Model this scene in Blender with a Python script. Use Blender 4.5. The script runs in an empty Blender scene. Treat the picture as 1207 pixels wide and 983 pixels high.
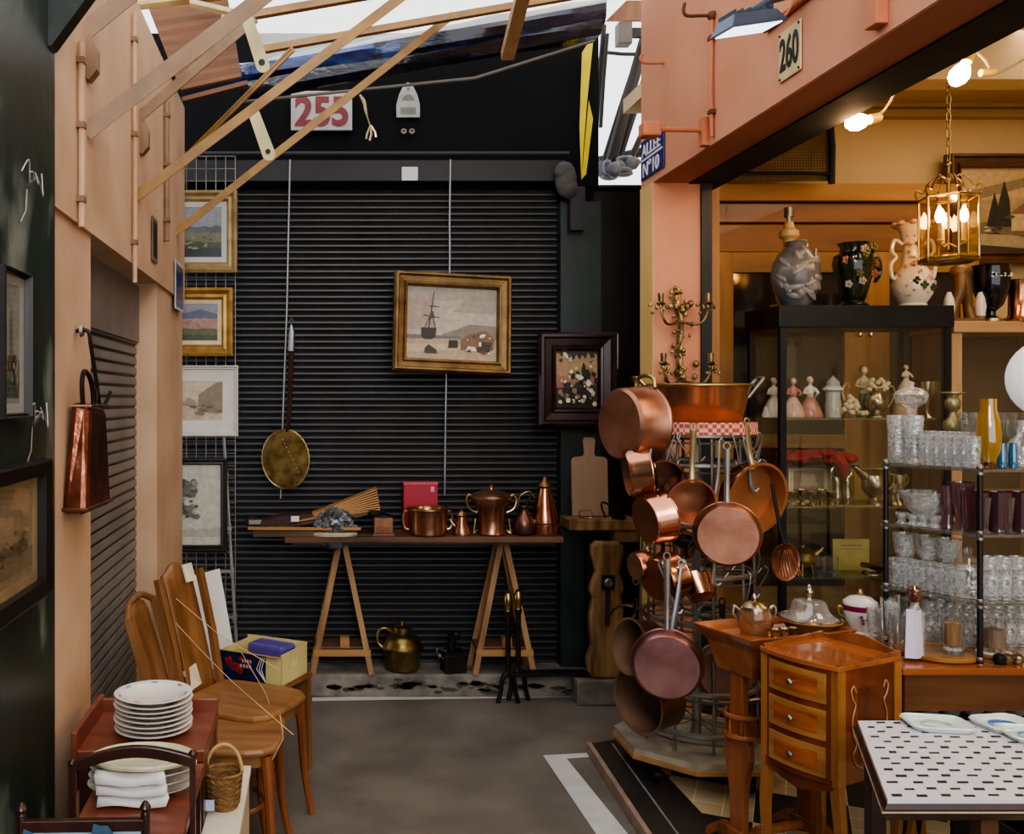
import bpy, bmesh, math, random
from mathutils import Vector, Matrix, Euler
random.seed(7)
PI = math.pi
C = bpy.context.scene.collection
R = math.radians
# ---- measured perspective of the photo (1207x983 frame): straight-ahead point, focal length, eye height
F, VX, VY, E = 1100.0, 370.0, 470.0, 1.62
def P(px, py, D): return Vector(((px-VX)/F*D, D, E-(py-VY)/F*D))
def PZ(px, py, z):
    D = (E-z)*F/(py-VY); return P(px, py, D)
def PX(px, py, X): return P(px, py, X*F/(px-VX))
def mpp(D): return D/F                      # metres per pixel at a depth
ORD = ['first','second','third','fourth','fifth','sixth','seventh','eighth','ninth','tenth','eleventh','twelfth']

# ------------------------------------------------------------------ materials
MATS = {}
def nt(name):
    m = bpy.data.materials.new(name); m.use_nodes = True
    t = m.node_tree; t.nodes.clear()
    o = t.nodes.new('ShaderNodeOutputMaterial'); p = t.nodes.new('ShaderNodeBsdfPrincipled')
    t.links.new(p.outputs[0], o.inputs[0])
    return m, t, p, o
def srgb(c):
    if isinstance(c, str):
        c = [int(c[i:i+2], 16)/255 for i in (0, 2, 4)]
        c = [x/12.92 if x <= .04045 else ((x+.055)/1.055)**2.4 for x in c]
    return tuple(c)
def sc_(c, k): return tuple(max(0, min(1, x*k)) for x in c)+(1,)
def M(name, col, rough=.5, metal=0, var=.25, scale=9, bump=.0, bscale=60, stretch=None, col2=None, spec=.5, emit=None, coat=0, detail=5, col3=None):
    if name in MATS: return MATS[name]
    col = srgb(col); c2 = srgb(col2) if col2 else None
    m, t, p, o = nt(name)
    tc = t.nodes.new('ShaderNodeTexCoord'); mp = t.nodes.new('ShaderNodeMapping')
    t.links.new(tc.outputs['Object'], mp.inputs[0])
    if stretch: mp.inputs['Scale'].default_value = stretch
    n = t.nodes.new('ShaderNodeTexNoise'); n.inputs['Scale'].default_value = scale; n.inputs['Detail'].default_value = detail
    t.links.new(mp.outputs[0], n.inputs['Vector'])
    r = t.nodes.new('ShaderNodeValToRGB'); e = r.color_ramp.elements
    e[0].position = .32; e[1].position = .70
    e[0].color = sc_(col, 1-var) if not c2 else sc_(c2, 1); e[1].color = sc_(col, 1+var*.6) if not c2 else sc_(col, 1)
    if col3: e[1].position = .56; e3 = r.color_ramp.elements.new(.68); e3.color = srgb(col3)+(1,); 
    t.links.new(n.outputs[0], r.inputs[0]); t.links.new(r.outputs[0], p.inputs['Base Color'])
    p.inputs['Metallic'].default_value = metal; p.inputs['Specular IOR Level'].default_value = spec
    rr = t.nodes.new('ShaderNodeMapRange'); rr.inputs[3].default_value = max(.02, rough*.75); rr.inputs[4].default_value = min(1, rough*1.25)
    t.links.new(n.outputs[0], rr.inputs[0]); t.links.new(rr.outputs[0], p.inputs['Roughness'])
    if coat: p.inputs['Coat Weight'].default_value = coat
    if emit: p.inputs['Emission Color'].default_value = srgb(emit[0])+(1,); p.inputs['Emission Strength'].default_value = emit[1]
    if bump:
        b = t.nodes.new('ShaderNodeBump'); n2 = t.nodes.new('ShaderNodeTexNoise'); n2.inputs['Scale'].default_value = bscale
        t.links.new(mp.outputs[0], n2.inputs['Vector']); b.inputs['Strength'].default_value = bump; b.inputs['Distance'].default_value = .01
        t.links.new(n2.outputs[0], b.inputs['Height']); t.links.new(b.outputs[0], p.inputs['Normal'])
    MATS[name] = m; return m
def wood(name, col, col2, axis='z', rough=.45, scale=6, coat=0):
    s = {'x': (.12, 1, 1), 'y': (1, .12, 1), 'z': (1, 1, .12)}[axis]
    return M(name, col, rough, 0, .2, scale*3, .15, 40, s, col2, .4, None, coat)
def glassy(name, tint=(.95,.97,.95), fac=.12, rough=.03, cut=0, white=0.0):
    """thin clear glass: see-through with reflections; cut adds a facet pattern that catches light"""
    if name in MATS: return MATS[name]
    m, t, p, o = nt(name)
    tr = t.nodes.new('ShaderNodeBsdfTransparent'); tr.inputs[0].default_value = tuple(tint)+(1,)
    p.inputs['Base Color'].default_value = (.85,.86,.86,1) if cut else (.5,.5,.5,1)
    p.inputs['Roughness'].default_value = rough; p.inputs['Specular IOR Level'].default_value = 1
    gl = t.nodes.new('ShaderNodeBsdfGlossy'); gl.inputs['Roughness'].default_value = rough
    lw = t.nodes.new('ShaderNodeLayerWeight'); lw.inputs[0].default_value = .25
    ad = t.nodes.new('ShaderNodeMath'); ad.operation = 'MULTIPLY_ADD'; ad.inputs[1].default_value = .6; ad.inputs[2].default_value = fac; ad.use_clamp = True
    t.links.new(lw.outputs['Facing'], ad.inputs[0])
    mx = t.nodes.new('ShaderNodeMixShader')
    fsrc = ad.outputs[0]
    if cut:
        tc = t.nodes.new('ShaderNodeTexCoord'); v = t.nodes.new('ShaderNodeTexVoronoi'); v.inputs['Scale'].default_value = cut
        t.links.new(tc.outputs['Object'], v.inputs['Vector'])
        rp = t.nodes.new('ShaderNodeValToRGB'); rp.color_ramp.elements[0].color = (.02,.02,.02,1); rp.color_ramp.elements[1].color = (.42,.42,.42,1)
        rp.color_ramp.elements[0].position = .3; rp.color_ramp.elements[1].position = .8
        t.links.new(v.outputs['Color'], rp.inputs[0])
        a2 = t.nodes.new('ShaderNodeMath'); a2.operation = 'ADD'; a2.use_clamp = True
        t.links.new(ad.outputs[0], a2.inputs[0]); t.links.new(rp.outputs[0], a2.inputs[1]); fsrc = a2.outputs[0]
        bp = t.nodes.new('ShaderNodeBump'); bp.inputs['Strength'].default_value = .45; bp.inputs['Distance'].default_value = .003
        t.links.new(v.outputs['Distance'], bp.inputs['Height']); t.links.new(bp.outputs[0], gl.inputs['Normal']); t.links.new(bp.outputs[0], p.inputs['Normal'])
    sh = t.nodes.new('ShaderNodeMixShader'); sh.inputs[0].default_value = white
    t.links.new(gl.outputs[0], sh.inputs[1]); t.links.new(p.outputs[0], sh.inputs[2])
    t.links.new(fsrc, mx.inputs[0]); t.links.new(tr.outputs[0], mx.inputs[1]); t.links.new(sh.outputs[0], mx.inputs[2])
    t.links.new(mx.outputs[0], o.inputs[0]); MATS[name] = m; return m
def tinted(name, col, fac=.45):
    if name in MATS: return MATS[name]
    m = glassy(name, srgb(col), fac, .06, 0, .8)
    m.node_tree.nodes['Principled BSDF'].inputs['Base Color'].default_value = sc_(srgb(col), .8); return m

# ------------------------------------------------------------------ mesh builder
class MB:
    def __init__(s): s.v = []; s.f = []; s.mi = []; s.sm = []; s.cur = 0; s.X = None
    def _add(s, vs, fs, smooth=False, M_=None):
        b = len(s.v)
        for p in vs:
            p = Vector(p)
            if M_ is not None: p = M_ @ p
            if s.X is not None: p = s.X @ p
            s.v.append(p)
        for f in fs:
            s.f.append([i+b for i in f]); s.mi.append(s.cur); s.sm.append(smooth)
        return s
    def box(s, x0, x1, y0, y1, z0, z1, M_=None):
        vs = [(x, y, z) for z in (z0, z1) for y in (y0, y1) for x in (x0, x1)]
        return s._add(vs, [(0,2,3,1),(4,5,7,6),(0,1,5,4),(1,3,7,5),(3,2,6,7),(2,0,4,6)], False, M_)
    def hexa(s, b, t):                                   # b, t: four corners each (ccw seen from above)
        return s._add(list(b)+list(t), [(3,2,1,0),(4,5,6,7),(0,1,5,4),(1,2,6,5),(2,3,7,6),(3,0,4,7)])
    def beam(s, a, b, w, h, up=(0,0,1)):                 # rectangular bar from a to b
        a, b = Vector(a), Vector(b); d = (b-a).normalized(); u = Vector(up)
        if abs(d.dot(u)) > .98: u = Vector((0,1,0))
        sd = d.cross(u).normalized()*w/2; u2 = sd.cross(d).normalized()*h/2
        q = lambda c: [c-sd-u2, c+sd-u2, c+sd+u2, c-sd+u2]
        return s._add(q(a)+q(b), [(0,1,2,3),(7,6,5,4),(0,4,5,1),(1,5,6,2),(2,6,7,3),(3,7,4,0)])
    def tube(s, pts, r, n=8, closed=False, M_=None, flat=1.0):
        pts = [Vector(p) for p in pts]; k = len(pts)
        rs = list(r) if isinstance(r, (list, tuple)) else [r]*k
        if 4 <= k <= 11 and not closed:                    # round off hand-placed bends
            q, qr = [], []
            for i in range(k-1):
                p0, p1, p2, p3 = pts[max(i-1,0)], pts[i], pts[i+1], pts[min(i+2,k-1)]
                for j in range(4):
                    t = j/4; q.append(.5*((2*p1)+(p2-p0)*t+(2*p0-5*p1+4*p2-p3)*t*t+(3*p1-p0-3*p2+p3)*t**3)); qr.append(rs[i]+(rs[i+1]-rs[i])*t)
            pts = q+[pts[-1]]; rs = qr+[rs[-1]]; k = len(pts)
        vs = []; u = None
        for i, p in enumerate(pts):
            if closed: d = pts[(i+1) % k]-pts[i-1]
            else: d = pts[min(i+1, k-1)]-pts[max(i-1, 0)]
            if d.length < 1e-9: d = Vector((0,0,1))
            d.normalize()
            if u is None:
                u = Vector((0,0,1)) if abs(d.z) < .9 else Vector((0,1,0))
            u = (u-d*u.dot(d))
            if u.length < 1e-6: u = Vector((1,0,0))-d*d.x
            u.normalize(); w = d.cross(u)
            for j in range(n):
                a = 2*PI*j/n; vs.append(p+(u*math.cos(a)*flat+w*math.sin(a))*rs[i])
        fs = []
        for i in range(k if closed else k-1):
            i2 = (i+1) % k
            for j in range(n): fs.append((i*n+j, i*n+(j+1) % n, i2*n+(j+1) % n, i2*n+j))
        if not closed: fs += [tuple(range(n-1, -1, -1)), tuple((k-1)*n+j for j in range(n))]
        return s._add(vs, fs, True, M_)
    def lathe(s, prof, n=24, c=(0,0,0), M_=None, sx=1, sy=1, smooth=True):
        c = Vector(c); vs = []; fs = []; k = len(prof)
        for r, z in prof:
            for j in range(n):
                a = 2*PI*(j+.5)/n; vs.append(c+Vector((r*math.cos(a)*sx, r*math.sin(a)*sy, z)))
        for i in range(k-1):
            for j in range(n): fs.append((i*n+j, i*n+(j+1) % n, (i+1)*n+(j+1) % n, (i+1)*n+j))
        if prof[0][0] > 1e-5: fs.append(tuple(range(n-1, -1, -1)))
        if prof[-1][0] > 1e-5: fs.append(tuple((k-1)*n+j for j in range(n)))
        return s._add(vs, fs, smooth, M_)
    def ball(s, c, r, n=10, M_=None):
        rx, ry, rz = r if isinstance(r, (tuple, list)) else (r, r, r)
        c = Vector(c); k = max(4, n//2+1)
        vs = []; fs = []
        for i in range(k+1):
            th = PI*i/k
            for j in range(n):
                a = 2*PI*j/n; vs.append(c+Vector((rx*math.sin(th)*math.cos(a), ry*math.sin(th)*math.sin(a), -rz*math.cos(th))))
        for i in range(k):
            for j in range(n): fs.append((i*n+j, i*n+(j+1) % n, (i+1)*n+(j+1) % n, (i+1)*n+j))
        return s._add(vs, fs, True, M_)
    def prism(s, poly, d0, d1, plane='xz', M_=None):     # extrude a 2-D outline
        f = {'xz': lambda a, b, d: (a, d, b), 'xy': lambda a, b, d: (a, b, d), 'yz': lambda a, b, d: (d, a, b)}[plane]
        n = len(poly); vs = [f(a, b, d0) for a, b in poly]+[f(a, b, d1) for a, b in poly]
        fs = [tuple(range(n)), tuple(range(2*n-1, n-1, -1))]+[(i, i+n, (i+1) % n+n, (i+1) % n) for i in range(n)]
        return s._add(vs, fs, False, M_)
    def poly(s, pts): return s._add(pts, [tuple(range(len(pts)))])
    def sheet(s, rows, smooth=True):                     # grid of points
        k, n = len(rows), len(rows[0])
        return s._add([p for r in rows for p in r], [(i*n+j, i*n+j+1, (i+1)*n+j+1, (i+1)*n+j) for i in range(k-1) for j in range(n-1)], smooth)
    def frame(s, w, h, prof):                            # mitred picture frame, centre 0, facing -y; prof = (inset, y)
        loops = []
        for t, y in prof:
            a, b = w/2-t, h/2-t; loops.append([(-a, y, -b), (a, y, -b), (a, y, b), (-a, y, b)])
        k = len(loops); vs = [p for l in loops for p in l]
        return s._add(vs, [(i*4+j, i*4+(j+1) % 4, ((i+1) % k)*4+(j+1) % 4, ((i+1) % k)*4+j) for i in range(k) for j in range(4)])
    def build(s, name, mat, parent=None, loc=None, rot=None, bevel=0, kind=None, fixn=True):
        me = bpy.data.meshes.new(name); me.from_pydata([tuple(p) for p in s.v], [], s.f)
        ml = mat if isinstance(mat, (list, tuple)) else [mat]
        for m in ml: me.materials.append(m)
        for i, p in enumerate(me.polygons): p.material_index = s.mi[i]; p.use_smooth = s.sm[i]
        if any(s.sm): me.set_sharp_from_angle(angle=R(38))
        if fixn:
            bm = bmesh.new(); bm.from_mesh(me); bmesh.ops.recalc_face_normals(bm, faces=bm.faces); bm.to_mesh(me); bm.free()
        o = bpy.data.objects.new(name, me); C.objects.link(o)
        if parent is not None: o.parent = parent
        if loc is not None: o.location = loc
        if rot is not None: o.rotation_euler = rot
        if bevel:
            b = o.modifiers.new('bevel', 'BEVEL'); b.width = bevel; b.segments = 2; b.limit_method = 'ANGLE'; b.angle_limit = R(50)
        if kind: o['kind'] = kind
        return o
def tag(o, label, cat, group=None, kind=None):
    o['label'] = label; o['category'] = cat
    if group: o['group'] = group
    if kind: o['kind'] = kind
    return o
def T(name, label, cat, loc=(0,0,0), rz=0, group=None, rot=None):
    o = bpy.data.objects.new(name, None); C.objects.link(o); o.empty_display_size = .05
    o.location = loc; o.rotation_euler = rot if rot else (0, 0, rz)
    return tag(o, label, cat, group)
def dup(root, loc, rz=0, label=None, rot=None, scale=None):
    r = root.copy(); C.objects.link(r); r.location = loc; r.rotation_euler = rot if rot else (0, 0, rz)
    if scale: r.scale = scale
    if label: r['label'] = label
    for ch in list(root.children):
        c = ch.copy(); C.objects.link(c); c.parent = r
        for g in list(ch.children):
            d = g.copy(); C.objects.link(d); d.parent = c
    return r
def S(name, mb, mat, **k): return mb.build(name, mat, kind='structure', **k)
def text(name, s, w, h, mat, parent, loc, rz=0, bold=0.0, slant=0, depth=.002):
    cu = bpy.data.curves.new(name, 'FONT'); cu.body = s; cu.extrude = depth; cu.offset = bold; cu.shear = slant; cu.resolution_u = 4
    cu.align_x = 'CENTER'; o = bpy.data.objects.new(name, cu); C.objects.link(o)
    bpy.context.view_layer.update()
    me = bpy.data.meshes.new_from_object(o.evaluated_get(bpy.context.evaluated_depsgraph_get()))
    bpy.data.objects.remove(o)
    xs = [v.co.x for v in me.vertices]; ys = [v.co.y for v in me.vertices]
    ax, bx, ay, by = min(xs), max(xs), min(ys), max(ys)
    for v in me.vertices:
        x, y, z = v.co
        v.co = ((x-(ax+bx)/2)/(bx-ax)*w, -z, (y-(ay+by)/2)/(by-ay)*h)
    me.materials.clear(); me.materials.append(mat)
    t = bpy.data.objects.new(name, me); C.objects.link(t); t.parent = parent; t.location = loc; t.rotation_euler = (0, 0, rz)
    return t
def arc(cx, cy, r, a0, a1, n=10, ry=None):
    ry = ry or r
    return [(cx+r*math.cos(R(a0+(a1-a0)*i/n)), cy+ry*math.sin(R(a0+(a1-a0)*i/n))) for i in range(n+1)]
def rrect(w, h, r, n=4):
    return arc(w/2-r, -h/2+r, r, -90, 0, n)+arc(w/2-r, h/2-r, r, 0, 90, n)+arc(-w/2+r, h/2-r, r, 90, 180, n)+arc(-w/2+r, -h/2+r, r, 180, 270, n)

# ------------------------------------------------------------------ shared materials
peach = M('peach_wall_paint', 'd3b596', .8, 0, .12, 3, .2, 14, None, 'bd9b7b')
green = M('dark_green_paint', '20302a', .45, 0, .3, 5, .1, 20, None, '121c19')
black = M('black_paint', '17181a', .5, 0, .3, 5, .05, 20)
shut_m = M('black_shutter_paint', '3e3f42', .42, .2, .25, 3, .05, 30)
shut_g = M('grey_shutter_metal', '85807a', .5, .2, .25, 4, .08, 30)
pink = M('salmon_wall_paint', 'cf9474', .8, 0, .12, 2.5, .08, 14, None, 'c48262')
pinkd = M('salmon_soffit_shade', 'a8664f', .8, 0, .12, 3, .05, 14)  # salmon darkened to paint in the shade under the beam
yellowp = M('pale_yellow_lit_face', 'd2b070', .8, 0, .12, 3, .05, 14)
plaster = M('yellow_plaster', 'd3b482', .85, 0, .1, 2, .05, 12)
copper = M('polished_copper', 'dca486', .2, 1, .2, 9, .04, 30, None, 'c28462')
copperd = M('dull_pink_copper', 'b98670', .36, .92, .25, 7, .05, 40, None, '8d604d')
copperb = M('aged_brown_copper', '8f6a52', .38, .95, .3, 7, .06, 40, None, '694a38')
brass = M('aged_brass', 'c8b27c', .3, 1, .25, 12, .05, 40, None, '98804f')
gilt = M('gilded_bronze', 'a8936a', .35, .9, .35, 24, .1, 60, None, '56462c')
silver = M('old_silver', 'cfc6b0', .25, 1, .25, 14, .05, 40, None, '91866c')
iron = M('dark_iron', '2a2826', .5, .7, .3, 14, .1, 60)
zinc = M('galvanised_wire', '8d8a84', .42, .9, .25, 14)
steelg = M('grey_steel_tube', '9a9c9e', .4, .8, .2, 10)
blackm = M('black_metal_frame', '111110', .4, .3, .3, 9)
wood_h = wood('honey_wood', '976b44', '6c4829', 'z', .38, 5, .2)
wood_hx = wood('honey_wood_flat', 'a0744a', '7c5431', 'x', .38, 5, .2)
wood_r = wood('red_mahogany', '8c4f3a', '683526', 'x', .35, 5, .3)
wood_rd = wood('dark_mahogany', '40221a', '2b1510', 'z', .35, 5, .3)
wood_m = wood('orange_mahogany', 'a86236', '7c4322', 'x', .25, 5, .5)
wood_mz = wood('orange_mahogany_leg', '985a36', '6a3a20', 'z', .28, 5, .4)
wood_sat = wood('satinwood_veneer', 'b07c48', '8a5a2e', 'x', .25, 9, .5)
wood_p = wood('pine_board', 'b98d5e', '94693c', 'x', .55, 4)
wood_pz = wood('pine_strut', 'b08a62', '7f5a38', 'z', .55, 4)
wood_o = wood('old_carved_wood', 'b08a5a', '5f4226', 'z', .6, 6)
wood_d = wood('dark_old_plank', '7a5844', '45301f', 'x', .6, 5)
wood_bd = wood('beech_cutting_board', 'b5977c', '9c7d60', 'z', .6, 3)
wood_pan = wood('panelling_wood', 'a06f42', '7a4c28', 'x', .45, 3, .2)
wood_fr = wood('partition_wood', 'ba8a50', '97683a', 'z', .5, 4)
wood_pale = wood('pale_cabinet_wood', 'c8a47c', 'ae8860', 'x', .5, 4)
white_c = M('white_porcelain', 'e4e1da', .15, 0, .04, 6, coat=.5)
white_p = M('white_paper', 'd8d7d6', .8, 0, .06, 8)
creamc = M('cream_ceramic', 'd8c9a6', .25, 0, .12, 18)
canvas_w = M('cream_mount', 'cfc8b6', .8, 0, .06, 6)
goldf = M('gold_frame', 'b39f74', .45, .4, .3, 14, .1, 40, None, '8a744a')
goldb = M('bright_gold_frame', 'bd9a58', .4, .5, .25, 14, .1, 40, None, '8f6c34')
whitef = M('white_frame', 'c9c9c6', .5, 0, .08, 8)
blackf = M('black_frame', '15120f', .4, 0, .3, 8)
glass = glassy('clear_pane_glass', (.93,.95,.92), .04, .02)
crystal = glassy('cut_crystal', (.96,.97,.97), .07, .10, 85, .6)
clear = glassy('clear_glassware', (.95,.96,.95), .10, .05, 0, .3)
# ------------------------------------------------------------------ camera, world, render look
cam = bpy.data.cameras.new('camera'); co = bpy.data.objects.new('camera', cam); C.objects.link(co)
cam.sensor_width = 36; cam.lens = F/1207*36; cam.shift_x = (603.5-VX)/1207; cam.shift_y = -(491.5-VY)/1207
co.location = (0, 0, E); co.rotation_euler = (R(90), 0, 0); cam.clip_start = .02
sc = bpy.context.scene; sc.camera = co
w = bpy.data.worlds.new('world'); sc.world = w; w.use_nodes = True
bg = w.node_tree.nodes['Background']; bg.inputs[0].default_value = (.96,.97,1,1); bg.inputs[1].default_value = 2.2
sc.view_settings.view_transform = 'AgX'; sc.view_settings.look = 'AgX - Medium High Contrast'; sc.view_settings.exposure = 0.0
sc.cycles.use_denoising = True; sc.cycles.transparent_max_bounces = 24; sc.cycles.max_bounces = 8; sc.cycles.caustics_reflective = False; sc.cycles.caustics_refractive = False
sc.cycles.sample_clamp_indirect = 4

# ------------------------------------------------------------------ setting
asph = M('asphalt', '776f65', .85, 0, .22, 3, .25, 120, None, '5d564e')
m = MB(); m.box(-1.6, 6.5, -5, 9, -.1, 0); S('floor', m, asph)
linep = M('white_road_paint', 'c9c8c3', .7, 0, .1, 10)
m = MB(); a = [PZ(*q, .0) for q in ((368,827),(730,821.5),(730,817),(368,822.5))]
for p in a: p.z = .003
m.poly(a); S('trim_1', m, linep)
m = MB()
for q in (((640,891),(694,888),(697,893),(668,895)), ((640,891),(668,895),(742,986),(704,986)), ((704,986),(742,986),(830,1120),(780,1120))):
    a = [PZ(*k, 0) for k in q]
    for p in a: p.z = .003
    m.poly(a)
S('trim_2', m, linep)
# stone sill under the back shutter
stone = M('worn_stone_sill', '8d867b', .85, 0, .3, 9, .35, 30, None, '5d5850')
m = MB(); m.box(-.9, 1.95, 5.06, 5.6, 0, .125); S('trim_3', m, stone, bevel=.012)
m = MB()                                                    # dark flaking patches on the sill face
for i in range(60):
    x = random.uniform(.1, 1.45); z = random.gauss(.06,.014); r = random.uniform(.008, .05)
    m.prism([(x+r*math.cos(t)*random.uniform(.7,1.2), z+r*.35*math.sin(t)*random.uniform(.6,1.2)) for t in [k*PI/5 for k in range(10)]], 5.058, 5.06)
S('trim_4', m, M('flaked_sill_patch', '4a463f', .9, 0, .3, 20))

# left wall (peach) with a shutter opening
XL = -.67
m = MB()
m.box(-.95, XL, 2.36, 2.80, 0, 2.11); m.box(-.95, XL, 3.98, 4.75, 0, 2.11)
m.box(-.95, XL+.012, 2.36, 4.75, 2.11, 3.1); S('wall_left', m, peach)
def slats(m, x0, x1, z0, z1, pitch, depth, prof=((0,0),(.02,.8),(.12,1),(.34,1),(.46,.7),(.48,0))):
    """profile of a roller shutter in local x (width), y (depth), z"""
    n = int((z1-z0)/pitch)
    for i in range(n):
        z = z0+i*pitch; m.cur = 0
        m.sheet([[(x0, -depth*d, z+t*pitch), (x1, -depth*d, z+t*pitch)] for t, d in prof], False)
        m.cur = 1; m.sheet([[(x0, 0, z+prof[-1][0]*pitch), (x1, 0, z+prof[-1][0]*pitch)], [(x0, 0, z+pitch), (x1, 0, z+pitch)]], False)
    m.cur = 0
m = MB(); slats(m, 0, 1.19, 0, 2.0, .043, .009, ((0,0),(.04,.9),(.2,1),(.72,.8),(.78,0))); m.box(0, 1.19, -.02, .02, 1.86, 2.1)
S('door_1', m, [shut_g, blackm], loc=(-.765, 2.795, 0), rot=(0, 0, R(90)))
# dark green wall nearer the camera
m = MB(); m.box(-.95, -.655, -1.8, 2.36, 0, 3.6); gw = S('wall_left_green', m, M('green_worn_sheen_wall', '24352e', .35, 0, .35, 2.6, .12, 18, (1,1.6,.8), '17221e', col3='7c867c'))  # pale patches in the colour are part wear, part painted reflections
m = MB(); D = 2.3
m.hexa([P(40,60,D), P(61,53,D), P(61,53,D)+Vector((0,.05,0)), P(40,60,D)+Vector((0,.05,0))], [P(40,-30,D), P(122,-30,D), P(122,-30,D)+Vector((0,.05,0)), P(40,-30,D)+Vector((0,.05,0))])
S('trim_5', m, green)

# back: black roller shutter, lintel and fascia
m = MB(); slats(m, -1.25, 1.375, .125, 2.83, .0362, .016); S('door_2', m, [shut_m, M('shutter_gap_shade', '060607', .8, 0, .1, 5)], loc=(0, 5.3, 0))  # near-black strips paint the shade in the gaps between ribs
m = MB(); m.box(-1.3, 1.62, 5.31, 5.5, 2.83, 3.7); m.box(-1.3, 1.6, 5.33, 5.5, .125, 2.83); S('wall_back', m, M('black_fascia', '101113', .75, 0, .25, 2.5, .06, 16, spec=.15))
m = MB(); m.box(-1.3, 1.40, 5.2, 5.31, 2.835, 2.95); m.tube([(-1.3, 5.2, 2.985), (1.42, 5.2, 2.985)], .014); S('trim_8', m, M('grey_lintel', '28292c', .5, .2, .25, 4))
m = MB(); m.box(1.375, 1.60, 5.2, 5.35, .125, 2.72); S('trim_9', m, M('greenish_black_post', '1d2827', .45, 0, .35, 6, .1, 25))
m = MB(); m.box(1.60, 2.16, 5.38, 5.5, 0, 2.83); m.tube([(1.56, 5.36, 2.835), (2.1, 5.36, 2.835)], .014); S('wall_back_right', m, M('blue_black_wall', '14161b', .35, 0, .3, 4, .05, 20))
# salmon shop front on the right
XR, ZB = 1.62, 2.655
m = MB(); m.box(XR, XR+.17, -1.2, 4.62, ZB, 4.4); S('wall_right', m, pink)
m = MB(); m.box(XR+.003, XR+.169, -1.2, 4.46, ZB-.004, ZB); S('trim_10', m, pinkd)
m = MB(); m.box(XR+.17, XR+.34, -1.2, 4.6, ZB-.01, 3.1); S('trim_11', m, M('matt_black', '0b0b0b', .9, 0, .2, 8))
m = MB(); m.box(XR, XR+.225, 4.455, 4.62, 0, ZB); m.cur = 1; m.box(XR-.004, XR, 4.452, 4.624, 0, ZB); S('wall_pillar', m, [pink, yellowp])  # alley face carries its lit tone as pale yellow colour
m = MB(); m.box(XR+.225, XR+.275, 4.44, 4.62, 0, ZB); S('trim_12', m, blackm)
# the shop interior
m = MB(); m.box(1.79, 6, -3, 5.4, 3.27, 3.35); S('ceiling', m, M('cream_shop_ceiling', 'd2b688', .9, 0, .1, 2))
m = MB(); m.box(1.9, 6, 5.25, 5.4, 0, 3.3); S('wall_shop_back', m, plaster)
m = MB(); m.box(5.6, 5.75, -3, 5.4, 0, 3.3); S('wall_shop_right', m, plaster)
m = MB(); m.box(1.895, 2.0, 4.6, 5.25, 0, 3.3); S('wall_shop_left', m, wood_fr)
m = MB(); m.box(2.6, 5.6, 5.19, 5.25, 3.19, 3.215); m.box(2.9, 5.6, 5.21, 5.25, 3.25, 3.27); S('trim_13', m, M('cream_moulding', 'b99a68', .7, 0, .1, 4))
m = MB(); m.box(2.5, 5.6, 4.0, 4.14, 2.99, 3.27); S('trim_14', m, M('cream_beam', 'cdb288', .85, 0, .1, 3))
# tiled platform in front of and inside the shop
def tile_mat():
    m_, t, p, o = nt('platform_tiles')
    tc = t.nodes.new('ShaderNodeTexCoord'); mp = t.nodes.new('ShaderNodeMapping'); mp.inputs['Rotation'].default_value = (0,0,R(27)); mp.inputs['Location'].default_value = (.12,.05,0)
    t.links.new(tc.outputs['Object'], mp.inputs[0])
    ck = t.nodes.new('ShaderNodeTexChecker'); ck.inputs['Scale'].default_value = 3.1
    ck.inputs[1].default_value = srgb('cfc09a')+(1,); ck.inputs[2].default_value = srgb('2f2c2a')+(1,); t.links.new(mp.outputs[0], ck.inputs['Vector'])
    br = t.nodes.new('ShaderNodeTexBrick'); br.offset = 0; br.inputs['Scale'].default_value = 1; br.inputs['Brick Width'].default_value = .1075; br.inputs['Row Height'].default_value = .1075; br.inputs['Mortar Size'].default_value = .002
    br.inputs[1].default_value = (1,1,1,1); br.inputs[2].default_value = (.8,.8,.8,1); br.inputs[3].default_value = (1.6,1.6,1.5,1); t.links.new(mp.outputs[0], br.inputs['Vector'])
    sp = t.nodes.new('ShaderNodeSeparateXYZ'); t.links.new(tc.outputs['Object'], sp.inputs[0])
    gt = t.nodes.new('ShaderNodeMath'); gt.operation = 'GREATER_THAN'; gt.inputs[1].default_value = 1.47; t.links.new(sp.outputs[0], gt.inputs[0])
    mx = t.nodes.new('ShaderNodeMix'); mx.data_type = 'RGBA'; mx.inputs[6].default_value = srgb('34302d')+(1,)
    t.links.new(gt.outputs[0], mx.inputs[0]); t.links.new(ck.outputs[0], mx.inputs[7])
    m2 = t.nodes.new('ShaderNodeMix'); m2.data_type = 'RGBA'; m2.blend_type = 'MULTIPLY'; m2.inputs[0].default_value = 1
    t.links.new(mx.outputs[2], m2.inputs[6]); t.links.new(br.outputs[0], m2.inputs[7]); t.links.new(m2.outputs[2], p.inputs['Base Color'])
    p.inputs['Roughness'].default_value = .4; return m_
A = PZ(697, 876, .05); B = PZ(768, 983, .05); d = (B-A); B2 = A+d*3.5
ol = [(A.x, A.y), (B2.x, B2.y), (5.6, B2.y), (5.6, 5.25), (1.87, 5.25), (1.87, 4.44), (1.6, 4.38)]
m = MB(); m.prism(ol, .0, .05, 'xy'); S('floor_shop', m, tile_mat())
m = MB(); n_ = Vector((d.y, -d.x, 0)).normalized(); n_ = n_ if n_.x < 0 else -n_
m.hexa([A+n_*.02-Vector((0,0,.05)), B2+n_*.02-Vector((0,0,.05)), B2-Vector((0,0,.05)), A-Vector((0,0,.05))], [A+n_*.02+Vector((0,0,.004)), B2+n_*.02+Vector((0,0,.004)), B2+Vector((0,0,.004)), A+Vector((0,0,.004))])
S('trim_15', m, M('pink_stone_edging', '9a8172', .7, 0, .25, 12, .2, 40))
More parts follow.
